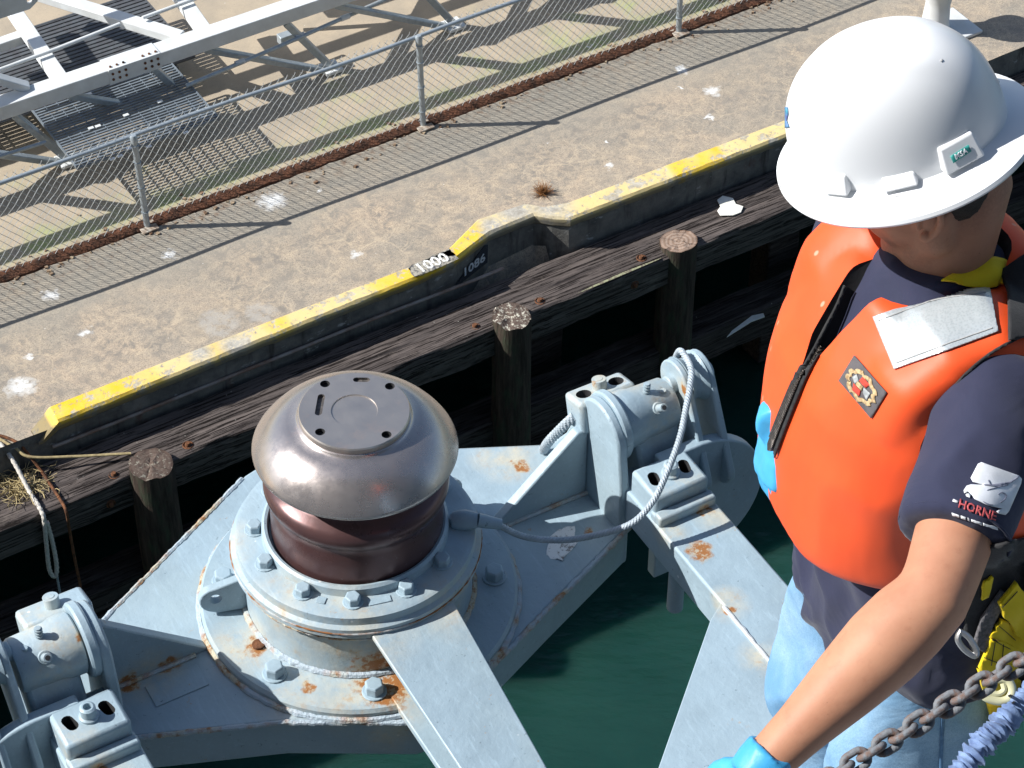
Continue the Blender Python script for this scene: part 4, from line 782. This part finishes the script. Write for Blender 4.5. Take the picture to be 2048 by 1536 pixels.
for _p, _r in ((HD(.075, .02, -.145), .05), (HD(.04, .045, -.135), .045), (HD(.01, .062, -.11), .035), (HD(.08, .03, -.115), .03), (HD(-.05, .055, -.085), .055), (HD(-.075, .02, -.10), .06), (HD(-.02, .07, -.06), .03)): STUB.append((tuple(_p-_f), _r))
Ms.color(Ms.mix(Ms.math('MULTIPLY', Ms.spots(STUB), Ms.ramp(Ms.noise(300, 3, .7), .3, .7, .25, .75)), Ms.c, (.17, .10, .075)))
body = obj('body', b, SKIN, person, world=True, angle=180)
# eyes, brows, hair
for s in (1, -1):
    b = NB(); ball(b, HD(.083, s*.031, -.030), .0125); obj('eye', b, simple('eye_white', (.75, .73, .70), None, .2, 0, 5, 0), person, world=True)
    b = NB(); limb(b, [HD(.098, s*.014, -.012), HD(.098, s*.03, -.006), HD(.088, s*.046, -.010)], [.004, .0045, .003], 8); obj('eyebrow', b, HAIR, person, world=True)
b = NB(); ball(b, HD(-.012, 0, .012), (.097, .0815, .10), HR); ball(b, HD(-.028, 0, -.070), (.066, .077, .066), HR)
for s in (1, -1): limb(b, [HD(.018, s*.074, .02), HD(.018, s*.077, -.022)], [.014, .006], 10, .5)
b = remesh(b, .006, 3); jitter(b, .0018, 150); obj('hair', b, HAIR, person, world=True, angle=180)
# jeans ---------------------------------------------------------
def folds(b, amp, sc, seed=0, an=(1, 1, .5), keep=None):
    b.normal_update()
    for v in b.verts:
        q = V((v.co.x*an[0], v.co.y*an[1], v.co.z*an[2]))*sc + V((seed, 0, seed)); n = noise.noise(q)+.5*noise.noise(q*2.1)
        v.co += v.normal*(1-abs(n)*2.2)*amp*(1 if keep is None else keep(v.co))
b = NB(); loft(b, [ell(B(0, 0, z), pl*w, pf*d, 32, 2.3) for z, w, d in ((-.16, .165, .13), (-.1, .176, .138), (-.04, .170, .128), (.04, .160, .118))])
for s in (1, -1):
    hip = B(.005, s*.088, -.08); kn = B(.06, s*.115, -.46); an = B(-.01, s*.125, -.86)
    limb(b, [hip, hip.lerp(kn, .3), hip.lerp(kn, .65), kn, kn.lerp(an, .4), an], [.098, .102, .092, .082, .08, .075], 24)
b = remesh(b, .009, 4); folds(b, .017, 6.5, 3); jeans = obj('jeans', b, DENIM, person, world=True, angle=180)
for s in (1, -1):
    an = B(-.02, s*.125, -.95); b = NB(); limb(b, [an-pf*.05, an, an+pf*.1, an+pf*.19], [.03, .042, .04, .028], 14); b = remesh(b, .008, 3); obj('boot', b, simple('boot_leather', (.10, .06, .035), None, .6), person, world=True)
jb = world_bvh(jeans) if False else None
# navy shirt ------------------------------------------------------
b = NB(); torso(b, lambda z: (.014 if z > .3 else .016 if z > .12 else .034, .012 if z > .3 else .016 if z > .12 else .036, 0), 40, -.15, .55)
limb(b, [B(-.012, 0, .46), B(-.012, -.005, .53), B(-.012, -.008, .558)], [.088, .078, .074], 28)
for S, E in ((SHL, ELL), (SHR, ELR)):
    d = E-S; sgn = 1 if S is SHL else -1
    limb(b, [B(-.008, sgn*.10, .475), S+d*.0, S+d*.16, S+d*.3, S+d*.5, S+d*.70, S+d*.72], [.056, .066, .071, .072, .069, .070, .066], 26)
b = remesh(b, .0068, 4)
folds(b, .0055, 9, 8, (1, 1, .7), lambda c: 1+1.6*max(0, min(1, (H0.z+.22-c.z)/.15))); shirt = obj('shirt', b, NAVY, person, world=True, angle=180)
dL = (ELL-SHL).normalized(); b = NB(); oL = dL.orthogonal().normalized(); o2 = dL.cross(oL); cc = SHL+(ELL-SHL)*.70
tube(b, [cc+oL*.0695*cos(a)+o2*.0695*sin(a) for a in [k*pi/20 for k in range(40)]], .0022, 6, closed=True); obj('sleeve_hem', b, NAVY, person, world=True)
# life vest ---------------------------------------------------------
def vg(z):
    t = max(0, min(1, (z-.30)/.16)); q = max(0, min(1, (z-.128)/.21)); f = (.088*(1-q)+.042*q)*(1-t)+.028*t; return (.034*(1-t)+.012*t, f, .016)
b = NB(); R = []
VS = [(.128, .008, .150, .100), (.142, .008, .160, .111), (.165, .01, .160, .115), (.20, .012, .160, .118), (.30, .012, .168, .122), (.38, .010, .174, .120), (.44, .0, .178, .108), (.485, -.008, .165, .092), (.515, -.012, .125, .078), (.53, -.012, .09, .07)]
for z, x, w, d in VS: a, c, s = vg(z); R.append(ell(B(x+s, 0, z), pl*(w+a), pf*(d+c), 48, 2.5))
loft(b, R)
for s in (1, -1):
    loft(b, [ell(B(x, s*y, z), pl*w, (pf*cos(a)+pz*sin(a))*h, 24, 2.6) for x, y, z, a, w, h in ((.095, .10, .40, .3, .07, .05), (.085, .108, .46, .7, .066, .046), (.045, .116, .512, 1.1, .064, .040), (-.01, .120, .532, 1.57, .062, .038), (-.06, .116, .512, 2.0, .064, .040), (-.098, .108, .46, 2.5, .066, .046), (-.11, .10, .40, 2.8, .07, .05))])
limb(b, [B(-.07, .10, .50), B(-.10, .04, .535), B(-.10, -.04, .535), B(-.07, -.10, .50)], [.04, .036, .036, .04], 20)
b = remesh(b, .008, 3); folds(b, .005, 6, 5, (1, 1, .6))
me = bpy.data.meshes.new('life_vest'); b.to_mesh(me); b.free(); me.materials.append(ORANGE); vest = link('life_vest', me)
LINER = simple('black_liner', (.012, .012, .014), None, .8, 0, 40, .3)
for s in (1, -1):
    c = NB(); tube(c, [B(-.005, s*.178, .40), B(-.005, s*.42, .40)], [.098, .13], 40, flat=1); 
    cutout(vest, c, LINER)
c = NB()
def ring_(z, x, w, d): return ell(B(x, 0, z), pl*w, pf*d, 32, 2)
loft(c, [ring_(.40, .04, .035, .05), ring_(.46, .03, .046, .078), ring_(.52, .008, .060, .085), ring_(.60, .0, .080, .105)]); cutout(vest, c, LINER)
c = NB(); tri = [(B(.05, -.004, .375), B(.30, -.004, .375)), (B(.05, .034, .60), B(.3, .04, .60)), (B(.05, -.075, .60), B(.3, -.085, .60))]
A = [c.verts.new(p[0]) for p in tri]; D = [c.verts.new(p[1]) for p in tri]; c.faces.new(A); c.faces.new(D[::-1])
for k in range(3): c.faces.new((A[k], A[(k+1) % 3], D[(k+1) % 3], D[k]))
cutout(vest, c, LINER)
vest.parent = person; vest.data.transform(person.matrix_basis.inverted())
for p in vest.data.polygons: p.use_smooth = True
vest.data.set_sharp_from_angle(angle=radians(50))
def world_bvh(*obs):
    vs, fs = [], []
    for o in obs:
        M = full(o); n = len(vs); me = evaluated(o) if o.modifiers else o.data
        vs += [M @ v.co for v in me.vertices]; fs += [[i+n for i in p.vertices] for p in me.polygons]
    return BVHTree.FromPolygons(vs, fs)
def decal(name, bm2, bvh, mat, off=.0015, thick=.0015, parent=None, cell=7, D=None):
    # bm2 is a flat outline in photo coordinates; it is laid onto the surface it belongs to
    us = [v.co.x for v in bm2.verts]; vs = [v.co.y for v in bm2.verts]
    for ax_, lo, hi in ((0, min(us), max(us)), (1, min(vs), max(vs))):
        x = lo+cell
        while x < hi:
            bmesh.ops.bisect_plane(bm2, geom=bm2.verts[:]+bm2.edges[:]+bm2.faces[:], dist=1e-4, plane_co=(x, 0, 0) if ax_ == 0 else (0, x, 0), plane_no=(1, 0, 0) if ax_ == 0 else (0, 1, 0)); x += cell
    last = D or 3.2; hits = []; bad = []
    if bvh and D is None:
        hits = sorted((h[0]-_O).dot(_F) for h in (bvh.ray_cast(_O, ray(v.co.x, v.co.y)) for v in bm2.verts) if h[0] is not None)
        if not hits: bm2.free(); return None
        med = hits[len(hits)//2]
    for v in bm2.verts:
        d = ray(v.co.x, v.co.y); loc, nor, i, dist = bvh.ray_cast(_O, d) if bvh else (None,)*4
        if D is None and bvh and (loc is None or abs((loc-_O).dot(_F)-med) > .09): bad.append(v); continue
        if loc is None: v.co = _O + d*(last/d.dot(_F))
        else:
            if nor.dot(d) > 0: nor = -nor
            last = (loc-_O).dot(_F); v.co = loc+nor*off
    if bad: bmesh.ops.delete(bm2, geom=bad, context='VERTS')
    bmesh.ops.recalc_face_normals(bm2, faces=bm2.faces)
    if sum((f.normal.dot(f.calc_center_median()-_O) for f in bm2.faces)) > 0: bmesh.ops.reverse_faces(bm2, faces=bm2.faces)
    bm2.transform((parent or person).matrix_basis.inverted()); me = bpy.data.meshes.new(name); bm2.to_mesh(me); bm2.free(); me.materials.append(mat)
    o = link(name, me, parent or person); m = o.modifiers.new('t', 'SOLIDIFY'); m.thickness = thick; m.offset = 1
    for p in me.polygons: p.use_smooth = True
    return o
def poly2(pts):
    b = NB(); b.faces.new([b.verts.new((p[0], p[1], 0)) for p in pts]); return b
def strip2(pts, w):
    P = smooth_path([V((p[0], p[1], 0)) for p in pts], 5); b = NB(); L = []
    W = w if isinstance(w, (list, tuple)) else [w]*len(pts)
    for i, p in enumerate(P):
        t = (P[min(i+1, len(P)-1)]-P[max(i-1, 0)]).normalized(); n = V((-t.y, t.x, 0)); q = i/(len(P)-1)*(len(W)-1); a = int(min(q, len(W)-2)); ww = W[a]+(W[a+1]-W[a])*(q-a)
        L.append((b.verts.new(p-n*ww/2), b.verts.new(p+n*ww/2)))
    for (a, c), (d, e) in zip(L, L[1:]): b.faces.new((a, c, e, d))
    return b
vb = world_bvh(vest)
def child(o, p): o.parent = p; return o
zp_ = [(1693, 606), (1640, 690), (1612, 740), (1588, 795), (1562, 860), (1538, 925)]
decal('zipper_tape', strip2(zp_[1:], 24), vb, BLKW, .0025, .003)
Mz = Mat('zipper_teeth', .4, .6); Mz.color((.10, .085, .075)); X_ = Mz.xyz(); Mz.bump(Mz.math('SINE', Mz.math('MULTIPLY', X_[2], 1500.)), .9, .002)
decal('zipper', strip2(zp_[1:], 11), vb, Mz.m, .006, .003)
decal('vest_piping', strip2([(1688, 570), (1672, 610), (1648, 655), (1630, 690)], 5), vb, BLKW, .001, .004)
decal('armhole_piping', strip2([(2046, 672), (1990, 700), (1940, 738), (1900, 782), (1872, 826), (1860, 862), (1868, 892)], 5), vb, BLKW, .001, .003)
decal('reflective_patch', poly2([(1748, 634), (1790, 621), (1832, 614), (1880, 600), (1920, 584), (1978, 578), (1996, 664), (1900, 700), (1790, 740)]), vb, TAPE, .0015, .002, cell=3)
decal('stitching', strip2([(1760, 642), (1835, 617), (1880, 603), (1970, 589)], 2), vb, simple('thread', (.4, .4, .4), None, .8), .0038, .0006)
decal('stitching', strip2([(1985, 658), (1890, 692), (1795, 728)], 2), vb, simple('thread', (.4, .4, .4), None, .8), .0038, .0006)
PATCH = fabric('grey_patch', (.085, .08, .085), (.11, .10, .105), 60, 700, .8, .5)
pt = decal('vest_badge', poly2([(1711, 711), (1776, 785), (1745, 836), (1680, 762)]), vb, PATCH, .0015, .0015)
def badge(a, c): return (1727+(a*.66-c*.52)*1.12, 774+(a*.75+c*.855)*1.04)   # a along the long side, c across
GOLD = fabric('gold_thread', (.30, .19, .09), (.56, .43, .24), 260, 600, .6, .9); REDT = fabric('red_thread', (.60, .06, .04), (.5, .05, .03), 160, 600, .7, .8); SILV = fabric('silver_thread', (.45, .47, .47), (.25, .27, .28), 200, 600, .6, .9)
rg = [(36+3.2*cos(11*t)+1.5*cos(23*t), 23+2.4*cos(9*t)+1.2*cos(19*t), t) for t in [k*2*pi/60 for k in range(60)]]
b = NB(); o_ = [b.verts.new((*badge(r*cos(t), q*sin(t)), 0)) for r, q, t in rg]; i_ = [b.verts.new((*badge(r*.76*cos(t), q*.70*sin(t)), 0)) for r, q, t in rg]
for k in range(60): b.faces.new((o_[k], o_[(k+1) % 60], i_[(k+1) % 60], i_[k]))
decal('emblem_wreath', b, vb, GOLD, .0035, .001, cell=9)
for pts, m in (([(-16, 6), (2, 6), (6, 15), (-12, 17)], REDT), ([(-8, -15), (12, -15), (8, -5), (-10, -5)], REDT), ([(-20, -10), (-10, -4), (-14, 5), (-24, 0)], SILV), ([(4, -3), (22, -5), (22, 9), (8, 5)], SILV), ([(-12, -3), (2, -3), (4, 5), (-12, 5)], GOLD)):
    decal('emblem', poly2([badge(*p) for p in pts]), vb, m, .0036, .001)
b = NB()
# straps over the shoulder
sb = world_bvh(vest, shirt)
decal('yellow_strap', poly2([(1880, 566), (1930, 543), (1985, 521), (2004, 524), (2009, 545), (2008, 575), (1950, 573)]), sb, YEL, .004, .004)
decal('black_strap', poly2([(2009, 545), (2060, 505), (2120, 480), (2130, 640), (2060, 676), (2012, 684)]), sb, BLKW, .006, .005)
# hard hat -----------------------------------------------------------
b = NB(); nS, nR = 96, 30; rings = []
def dome(th, t):
    ct, sn = cos(th), sin(th); a = (.140 if ct > 0 else .134); w = .097; r = (1-t**2.45)**(1/2.3) if t < 1 else 0
    x, y, z = a*ct*r, w*sn*r, .158*t + .010*t*(1-t)*4*(.2-ct*.15)
    # three raised ribs running front to back over the crown
    rib = 0
    for yy, hgt, wd in ((0, .0055, .017), (.048, .0035, .010), (-.048, .0035, .010)): rib += hgt*math.exp(-((y-yy)/wd)**2)
    z += rib*max(0, min(1, (t-.62)/.2))*(1-max(0, min(1, (abs(x)-.07)/.035)))*.7
    return x, y, z
prof_b = [(1.235, -.012), (1.25, -.007), (1.24, -.0025), (1.12, .0035), (1.05, .0055), (1.01, .008)]
for k, z in prof_b:
    rings.append([b.verts.new(HM @ V(((.136 if cos(t) > 0 else .132)*cos(t)*(1+(k-1)*(.9 if cos(t) > 0 else 1.15)), .097*sin(t)*(1+(k-1)*2.12), z-(.006*(k-1)/.3)*abs(sin(t))+.004*(k-1)/.3*cos(t)))) for t in [2*pi*q/nS for q in range(nS)]])
for j in range(1, nR+1):
    t = (j/nR)**.8*.999; rings.append([b.verts.new(HM @ (V(dome(2*pi*q/nS, t))+V((0, 0, .008)))) for q in range(nS)])
inner = [[b.verts.new(HM @ V(((.134)*cos(t)*k, .097*sin(t)*(1+(k-1)*2.1 if k > 1 else k), z))) for t in [2*pi*q/nS for q in range(nS)]] for k, z in ((1.2, -.0125), (1.0, .002), (.95, .05), (.5, .1))]
rr = inner[::-1] + rings
for x, y in zip(rr, rr[1:]):
    for q in range(nS): b.faces.new((x[q], x[(q+1) % nS], y[(q+1) % nS], y[q]))
b.faces.new(rr[0]); b.faces.new(rr[-1])
hat = obj('hard_hat', b, HATW, person, world=True, angle=35); hat['label'] = 'white full brim hard hat'
hb = world_bvh(hat)
def lug(th, w, h, dp, z0=.010, name='hat_lug', rake=.35):
    c = V((.134*cos(th), .097*sin(th), 0)); out = V((cos(th)/.134, sin(th)/.097, 0)).normalized(); tn = V((-out.y, out.x, 0)); b = NB()
    lo = [c+out*(dp), c-out*.02]; P = []
    for y, k in ((-w/2, 1), (w/2, 1)):
        P.append([c+tn*y+out*dp+V((0, 0, z0)), c+tn*y*.86+out*(dp*.80-.008)+V((0, 0, z0+h)), c+tn*y*.86-out*.03+V((0, 0, z0+h*1.05)), c+tn*y-out*.02+V((0, 0, z0))])
    Va = [b.verts.new(p) for p in P[0]]; Vb = [b.verts.new(p) for p in P[1]]; b.faces.new(Va); b.faces.new(Vb[::-1])
    for k in range(4): b.faces.new((Va[k], Vb[k], Vb[(k+1) % 4], Va[(k+1) % 4]))
    b.transform(HM); return obj(name, b, HATW, hat, world=False, bevel=.003, segs=3)
def hat_local(o): o.data.transform(person.matrix_basis.inverted()); return o
def th_at(u, sgn=1):
    best = None
    for k in range(20, 300):
        t = k/100; q = HM @ V((.134*cos(t), .097*sin(t), .012)); d = q-_O; uu = 1024+F_PX*d.dot(_R)/d.dot(_F)
        if best is None or abs(uu-u) < best[0]: best = (abs(uu-u), t)
    return best[1]
for th, w, h, dp in ((th_at(1922), .054, .034, .014), (th_at(1800), .046, .014, .013), (th_at(1680), .036, .024, .015), (-.98, .036, .02, .016), (-2.42, .058, .026, .013)): hat_local(lug(th, w, h, dp))
hb = world_bvh(hat, *[c for c in hat.children])
TEAL = simple('teal_label', (.03, .30, .27), None, .5, 0, 60, .1)
lab = [(1900, 312), (1936, 289), (1942, 302), (1906, 326)]
la = decal('label_plate', poly2(lab), hb, TEAL, .001, .0008, hat, D=3.0) if False else decal('label_plate', poly2(lab), hb, TEAL, .001, .0008)
def text_px(s, origin, ex, ey, h, bold=.03, shear=0):
    t = text_bm(s, 1.0, 0, shear); bmesh.ops.remove_doubles(t, verts=t.verts, dist=1e-4)
    fl_ = [f for f in t.faces if abs(f.normal.z) < .5]; bmesh.ops.delete(t, geom=fl_, context='FACES_ONLY')
    for v in t.verts: x, y = v.co.x, v.co.y; v.co = V((origin[0]+ex[0]*x*h+ey[0]*y*h, origin[1]+ex[1]*x*h+ey[1]*y*h, 0))
    return t
WINK = simple('white_ink', (.78, .80, .84), None, .7, 0, 30, .1); RINK = simple('red_ink', (.55, .10, .10), (.45, .07, .08), .7, 0, 30, .1)
decal('label_text', text_px('MSA', (1921, 307), (.86, -.53), (-.3, -.95), 15), hb, WINK, .0022, .0006)
decal('front_logo', poly2([(1560, 215), (1577, 214), (1578, 228), (1575, 240), (1580, 254), (1560, 258), (1558, 240)]), hb, simple('teal_sticker', (.02, .30, .36), (.15, .16, .45), .5, 0, 80, 0), .0012, .0006)
SCF = simple('scuff', (.30, .30, .30), (.5, .5, .5), .8, 0, 300, .1)
for P_ in ([(1632, 88), (1640, 76), (1647, 77), (1642, 87)], [(1556, 375), (1563, 371), (1562, 380)], [(1785, 395), (1799, 391), (1799, 393)], [(1990, 90), (2002, 94), (1993, 96)], [(1880, 120), (1884, 118), (1886, 122), (1881, 124)]):
    decal('scuff', poly2(P_), hb, SCF, .0006, .0003, cell=4)
# sleeve print
ab = world_bvh(shirt)
PR = [(1955, 929), (1962, 925), (1990, 935), (2036, 951), (2042, 958), (2040, 968), (2016, 1022), (2009, 1030), (1996, 1028), (1991, 1023), (1998, 1019), (2004, 1018), (1975, 1012), (1948, 999), (1944, 992), (1936, 985), (1928, 988), (1927, 982), (1933, 973), (1942, 970), (1966, 971), (1945, 965), (1941, 957)]
decal('sleeve_print', poly2(PR), ab, WINK, .0012, .0006)
decal('sleeve_print', poly2([(1931, 990), (1936, 988), (1941, 991), (1939, 997), (1932, 994)]), ab, WINK, .0012, .0006)
GREY = simple('grey_ink', (.22, .23, .30), None, .7, 0, 30, .1)
decal('sleeve_print_detail', strip2([(1966, 971), (1985, 972), (2000, 970), (2018, 965), (2036, 953)], [2, 4, 6, 3, 2]), ab, GREY, .002, .0005)
decal('sleeve_print_detail', strip2([(1975, 962), (1980, 972)], 3), ab, GREY, .002, .0005); decal('sleeve_print_detail', strip2([(1972, 982), (1995, 975), (2014, 970)], [1, 2, 3]), ab, GREY, .002, .0005)
decal('sleeve_print_detail', strip2([(1994, 990), (2002, 986), (2010, 992), (2006, 1000), (1998, 1006)], 2), ab, GREY, .002, .0005); decal('sleeve_print_detail', strip2([(1964, 1004), (1974, 1010), (1984, 1011)], [1, 3, 1]), ab, GREY, .002, .0005)
ex = (.94, .345); ey = (.22, -.97)
decal('sleeve_text', text_px('HORNE', (1954, 1021), ex, ey, 23), ab, RINK, .0012, .0006, cell=5)
b = NB()
for x0, L in ((0, 11),):
    bmesh.ops.create_grid(b, x_segments=1, y_segments=1, size=.5, matrix=Matrix.Translation((1911, 1003, 0)) @ Matrix.Rotation(atan2(ex[1], ex[0]), 4, 'Z') @ Matrix.Diagonal((11, 4.5, 1, 1)))
decal('sleeve_text', b, ab, WINK, .0012, .0006)
x = 1905; y = 1026
for L in (15, 11, 5, 21, 30):
    b = NB(); seg = max(2, int(L/3.2))
    P = [(x+ex[0]*L*k/seg - ey[0]*(1.4+.8*random.random()), y+ex[1]*L*k/seg*(.92) - ey[1]*(-1.4-.9*random.random())) for k in range(seg+1)] + [(x+ex[0]*L*k/seg + ey[0]*(1.0+.9*random.random()), y+ex[1]*L*k/seg*.92 + ey[1]*(-1.0-.9*random.random())+2) for k in range(seg, -1, -1)]
    decal('sleeve_text', poly2(P), ab, WINK, .0012, .0006); x += ex[0]*(L+3.2); y += ex[1]*(L+3.2)*.9
# gloves --------------------------------------------------------------
for (W, d, n, cr, E_, nm) in ((WRL, HLD, V((-.25, -.55, .8)), .5, ELL, 'l'), (WRR, CD(1530, 985, 3.41)-WRR, V((-.9, -.1, .35)), .35, ELR, 'r')):
    b = NB(); hand(b, W, d, n, 1, 1.12, cr); dd = (W-E_).normalized(); limb(b, [W-dd*.010, W-dd*.002, W+dd*.015, W+dd*.03], [.037, .036, .034, .03], 22)
    b = remesh(b, .0042, 3); folds(b, .0012, 30, 2, (1, 1, 1)); obj('glove', b, GLOVE, person, world=True, angle=180)
jb = world_bvh(jeans); DKB = simple('dark_denim', (.10, .21, .36), (.06, .14, .26), .9, 0, 60); WTH = simple('pale_thread', (.24, .34, .46), None, .9)
decal('side_seam', strip2([(1896, 1306), (1890, 1380), (1884, 1460), (1880, 1545)], 7), jb, DKB, .001, .001)
# harness on the left hip ------------------------------------------------
hbv = world_bvh(vest, shirt, jeans)
def pad(name, pts, mat, off, th, D): return decal(name, poly2(pts), hbv, mat, off, th, D=D)
pad('harness_strap', [(2120, 1060), (2120, 1200), (2052, 1215), (2030, 1150), (2052, 1108)], YEL, .018, .006, 3.30)
pad('harness_strap', [(1981, 1191), (2016, 1147), (2034, 1178), (2056, 1215), (2060, 1280), (2010, 1250)], YEL, .016, .007, 3.28)
pad('harness_strap', [(1993, 1226), (2044, 1276), (2030, 1304), (1972, 1262)], YEL, .010, .006, 3.30)
pad('harness_strap', [(1972, 1264), (2026, 1290), (2022, 1352), (1985, 1350), (1950, 1322)], YEL, .012, .006, 3.30)
pad('harness_strap', [(1950, 1330), (1990, 1352), (2030, 1350), (2020, 1470), (1985, 1480), (1966, 1400)], YEL, .006, .006, 3.33)
pad('harness_strap', [(1960, 1155), (1978, 1140), (1968, 1185), (1955, 1190)], YEL, .008, .004, 3.3)
pad('webbing_strap', [(1992, 1170), (2004, 1186), (1990, 1215), (1962, 1290), (1940, 1270), (1955, 1225)], fabric('ribbed_webbing', (.16, .15, .16), (.07, .07, .075), 200, 260, .8, .9), .010, .005, 3.27)
pad('harness_back', [(1960, 1090), (2100, 1060), (2110, 1420), (2030, 1420), (1985, 1330), (1945, 1300), (1925, 1255), (1940, 1160)], BLKW, .003, .004, 3.36)
b = NB(); p = [CD(u, v, 3.24) for u, v in ((1920, 1262), (1916, 1280), (1930, 1300), (1950, 1312), (1953, 1300), (1938, 1275))]; tube(b, smooth_path(p+[p[0]], 4)[:-1], .0042, 8, closed=True); obj('buckle', b, simple('steel_buckle', (.5, .5, .5), None, .35, .9), person, world=True)
b = NB(); p = [CD(u, v, 3.2) for u, v in ((1962, 1385), (1975, 1396), (2000, 1402), (2018, 1396), (2024, 1378), (2014, 1360), (1995, 1357))]; tube(b, smooth_path(p, 5), .006, 10); p = [CD(u, v, 3.2) for u, v in ((1975, 1383), (1995, 1388), (2008, 1380), (2006, 1366))]; tube(b, smooth_path(p, 5), .004, 8)
obj('plastic_keeper', b, simple('cream_plastic', (.68, .66, .42), None, .45, 0, 10, 0), person, world=True)
BST = simple('black_thread', (.02, .02, .02), None, .8)
for P_ in ([(1992, 1200), (2024, 1166)], [(2004, 1214), (2034, 1182)], [(1985, 1240), (2030, 1280)], [(1978, 1276), (2020, 1298)], [(1962, 1312), (2018, 1334)], [(1990, 1280), (1982, 1330)], [(2006, 1288), (2002, 1338)]):
    decal('stitching', strip2(P_, 1.3), world_bvh(*[o for o in person.children if o.name.startswith('harness_strap')]), BST, .001, .0006)
# stretch lanyard ---------------------------------------------------------
P = smooth_path([CD(u, v, D) for u, v, D in ((2110, 1330, 3.22), (2070, 1375, 3.2), (2035, 1410, 3.19), (2003, 1445, 3.18), (1978, 1475, 3.17), (1950, 1505, 3.16), (1915, 1545, 3.15), (1880, 1590, 3.15))], 16)
b = NB(); R_ = [.0145*(1+.13*sin(k*1.7+4*noise.noise(V((k*.12, 3, 0))))+.5*noise.noise(V((k*.3, 0, 0)))) for k in range(len(P))]; tube(b, P, R_, 16); jitter(b, .0045, 70); jitter(b, .006, 22, 5)
lan = obj('lanyard', b, fabric('pale_blue_elastic', (.20, .29, .48), (.09, .14, .28), 60, 400, .85, .6)); tag(lan, 'ruffled pale blue stretch lanyard hanging from the yellow harness', 'lanyard')
# rail chain ---------------------------------------------------------------
chn = empty('rail_chain', CD(1880, 1420, 2.78), label='rusty painted guard chain hanging in front of the worker', cat='chain')
path = smooth_path([CD(u, v, D) for u, v, D in ((1500, 1668, 2.78), (1600, 1598, 2.78), (1700, 1530, 2.78), (1790, 1476, 2.78), (1880, 1420, 2.78), (1960, 1372, 2.78), (2048, 1318, 2.78), (2150, 1255, 2.78), (2300, 1160, 2.78))], 20)
Mc = Mat('chain_rust_paint', .7); Mc.color(Mc.mix(Mc.ramp(Mc.noise(60, 5, .7), .42, .56), (.13, .075, .055), (.15, .16, .175))); Mc.bump(Mc.noise(200, 4), .6, .002)
ln, lw, lr = .0305, .0098, .0046
def link_mesh():
    b = NB(); h = ln/2-lw+.0; pts = []
    for k in range(9): a = -pi/2+pi*k/8; pts.append(V((h+lw*cos(a), lw*sin(a), 0)))
    for k in range(9): a = pi/2+pi*k/8; pts.append(V((-h+lw*cos(a), lw*sin(a), 0)))
    tube(b, pts, lr, 10, closed=True); return b
acc, nxt, idx, lm = 0, 0, 0, None; step = ln-2*lr-.0005
for a, c in zip(path, path[1:]):
    L = (c-a).length
    while nxt <= acc+L:
        p = a.lerp(c, (nxt-acc)/L); t = (c-a).normalized()
        if lm is None: o = obj('chain_link', link_mesh(), Mc.m, chn); lm = o.data
        else: o = link('chain_link', lm, chn)
        y = pz.cross(t).normalized(); z = t.cross(y); M3 = Matrix((t, y, z)).transposed() @ Matrix.Rotation(radians(40 if idx % 2 else -50)+random.uniform(-.12, .12), 3, 'X')
        o.matrix_basis = Matrix.Translation(p-chn.matrix_basis.translation) @ M3.to_4x4(); idx += 1; nxt += step
    acc += L
for p_ in (path[0], path[-1]):
    b = NB(); q_ = p_-chn.matrix_basis.translation; z_ = 11.40-chn.matrix_basis.translation.z
    cyl(b, (q_.x, q_.y, z_), (q_.x, q_.y, q_.z+.06), .022, seg=18); lathe(b, [(0, 0), (.06, 0), (.06, .012), (.03, .02), (0, .02)], 18, Matrix.Translation((q_.x, q_.y, z_))); obj('stanchion', b, PAINT2, chn)
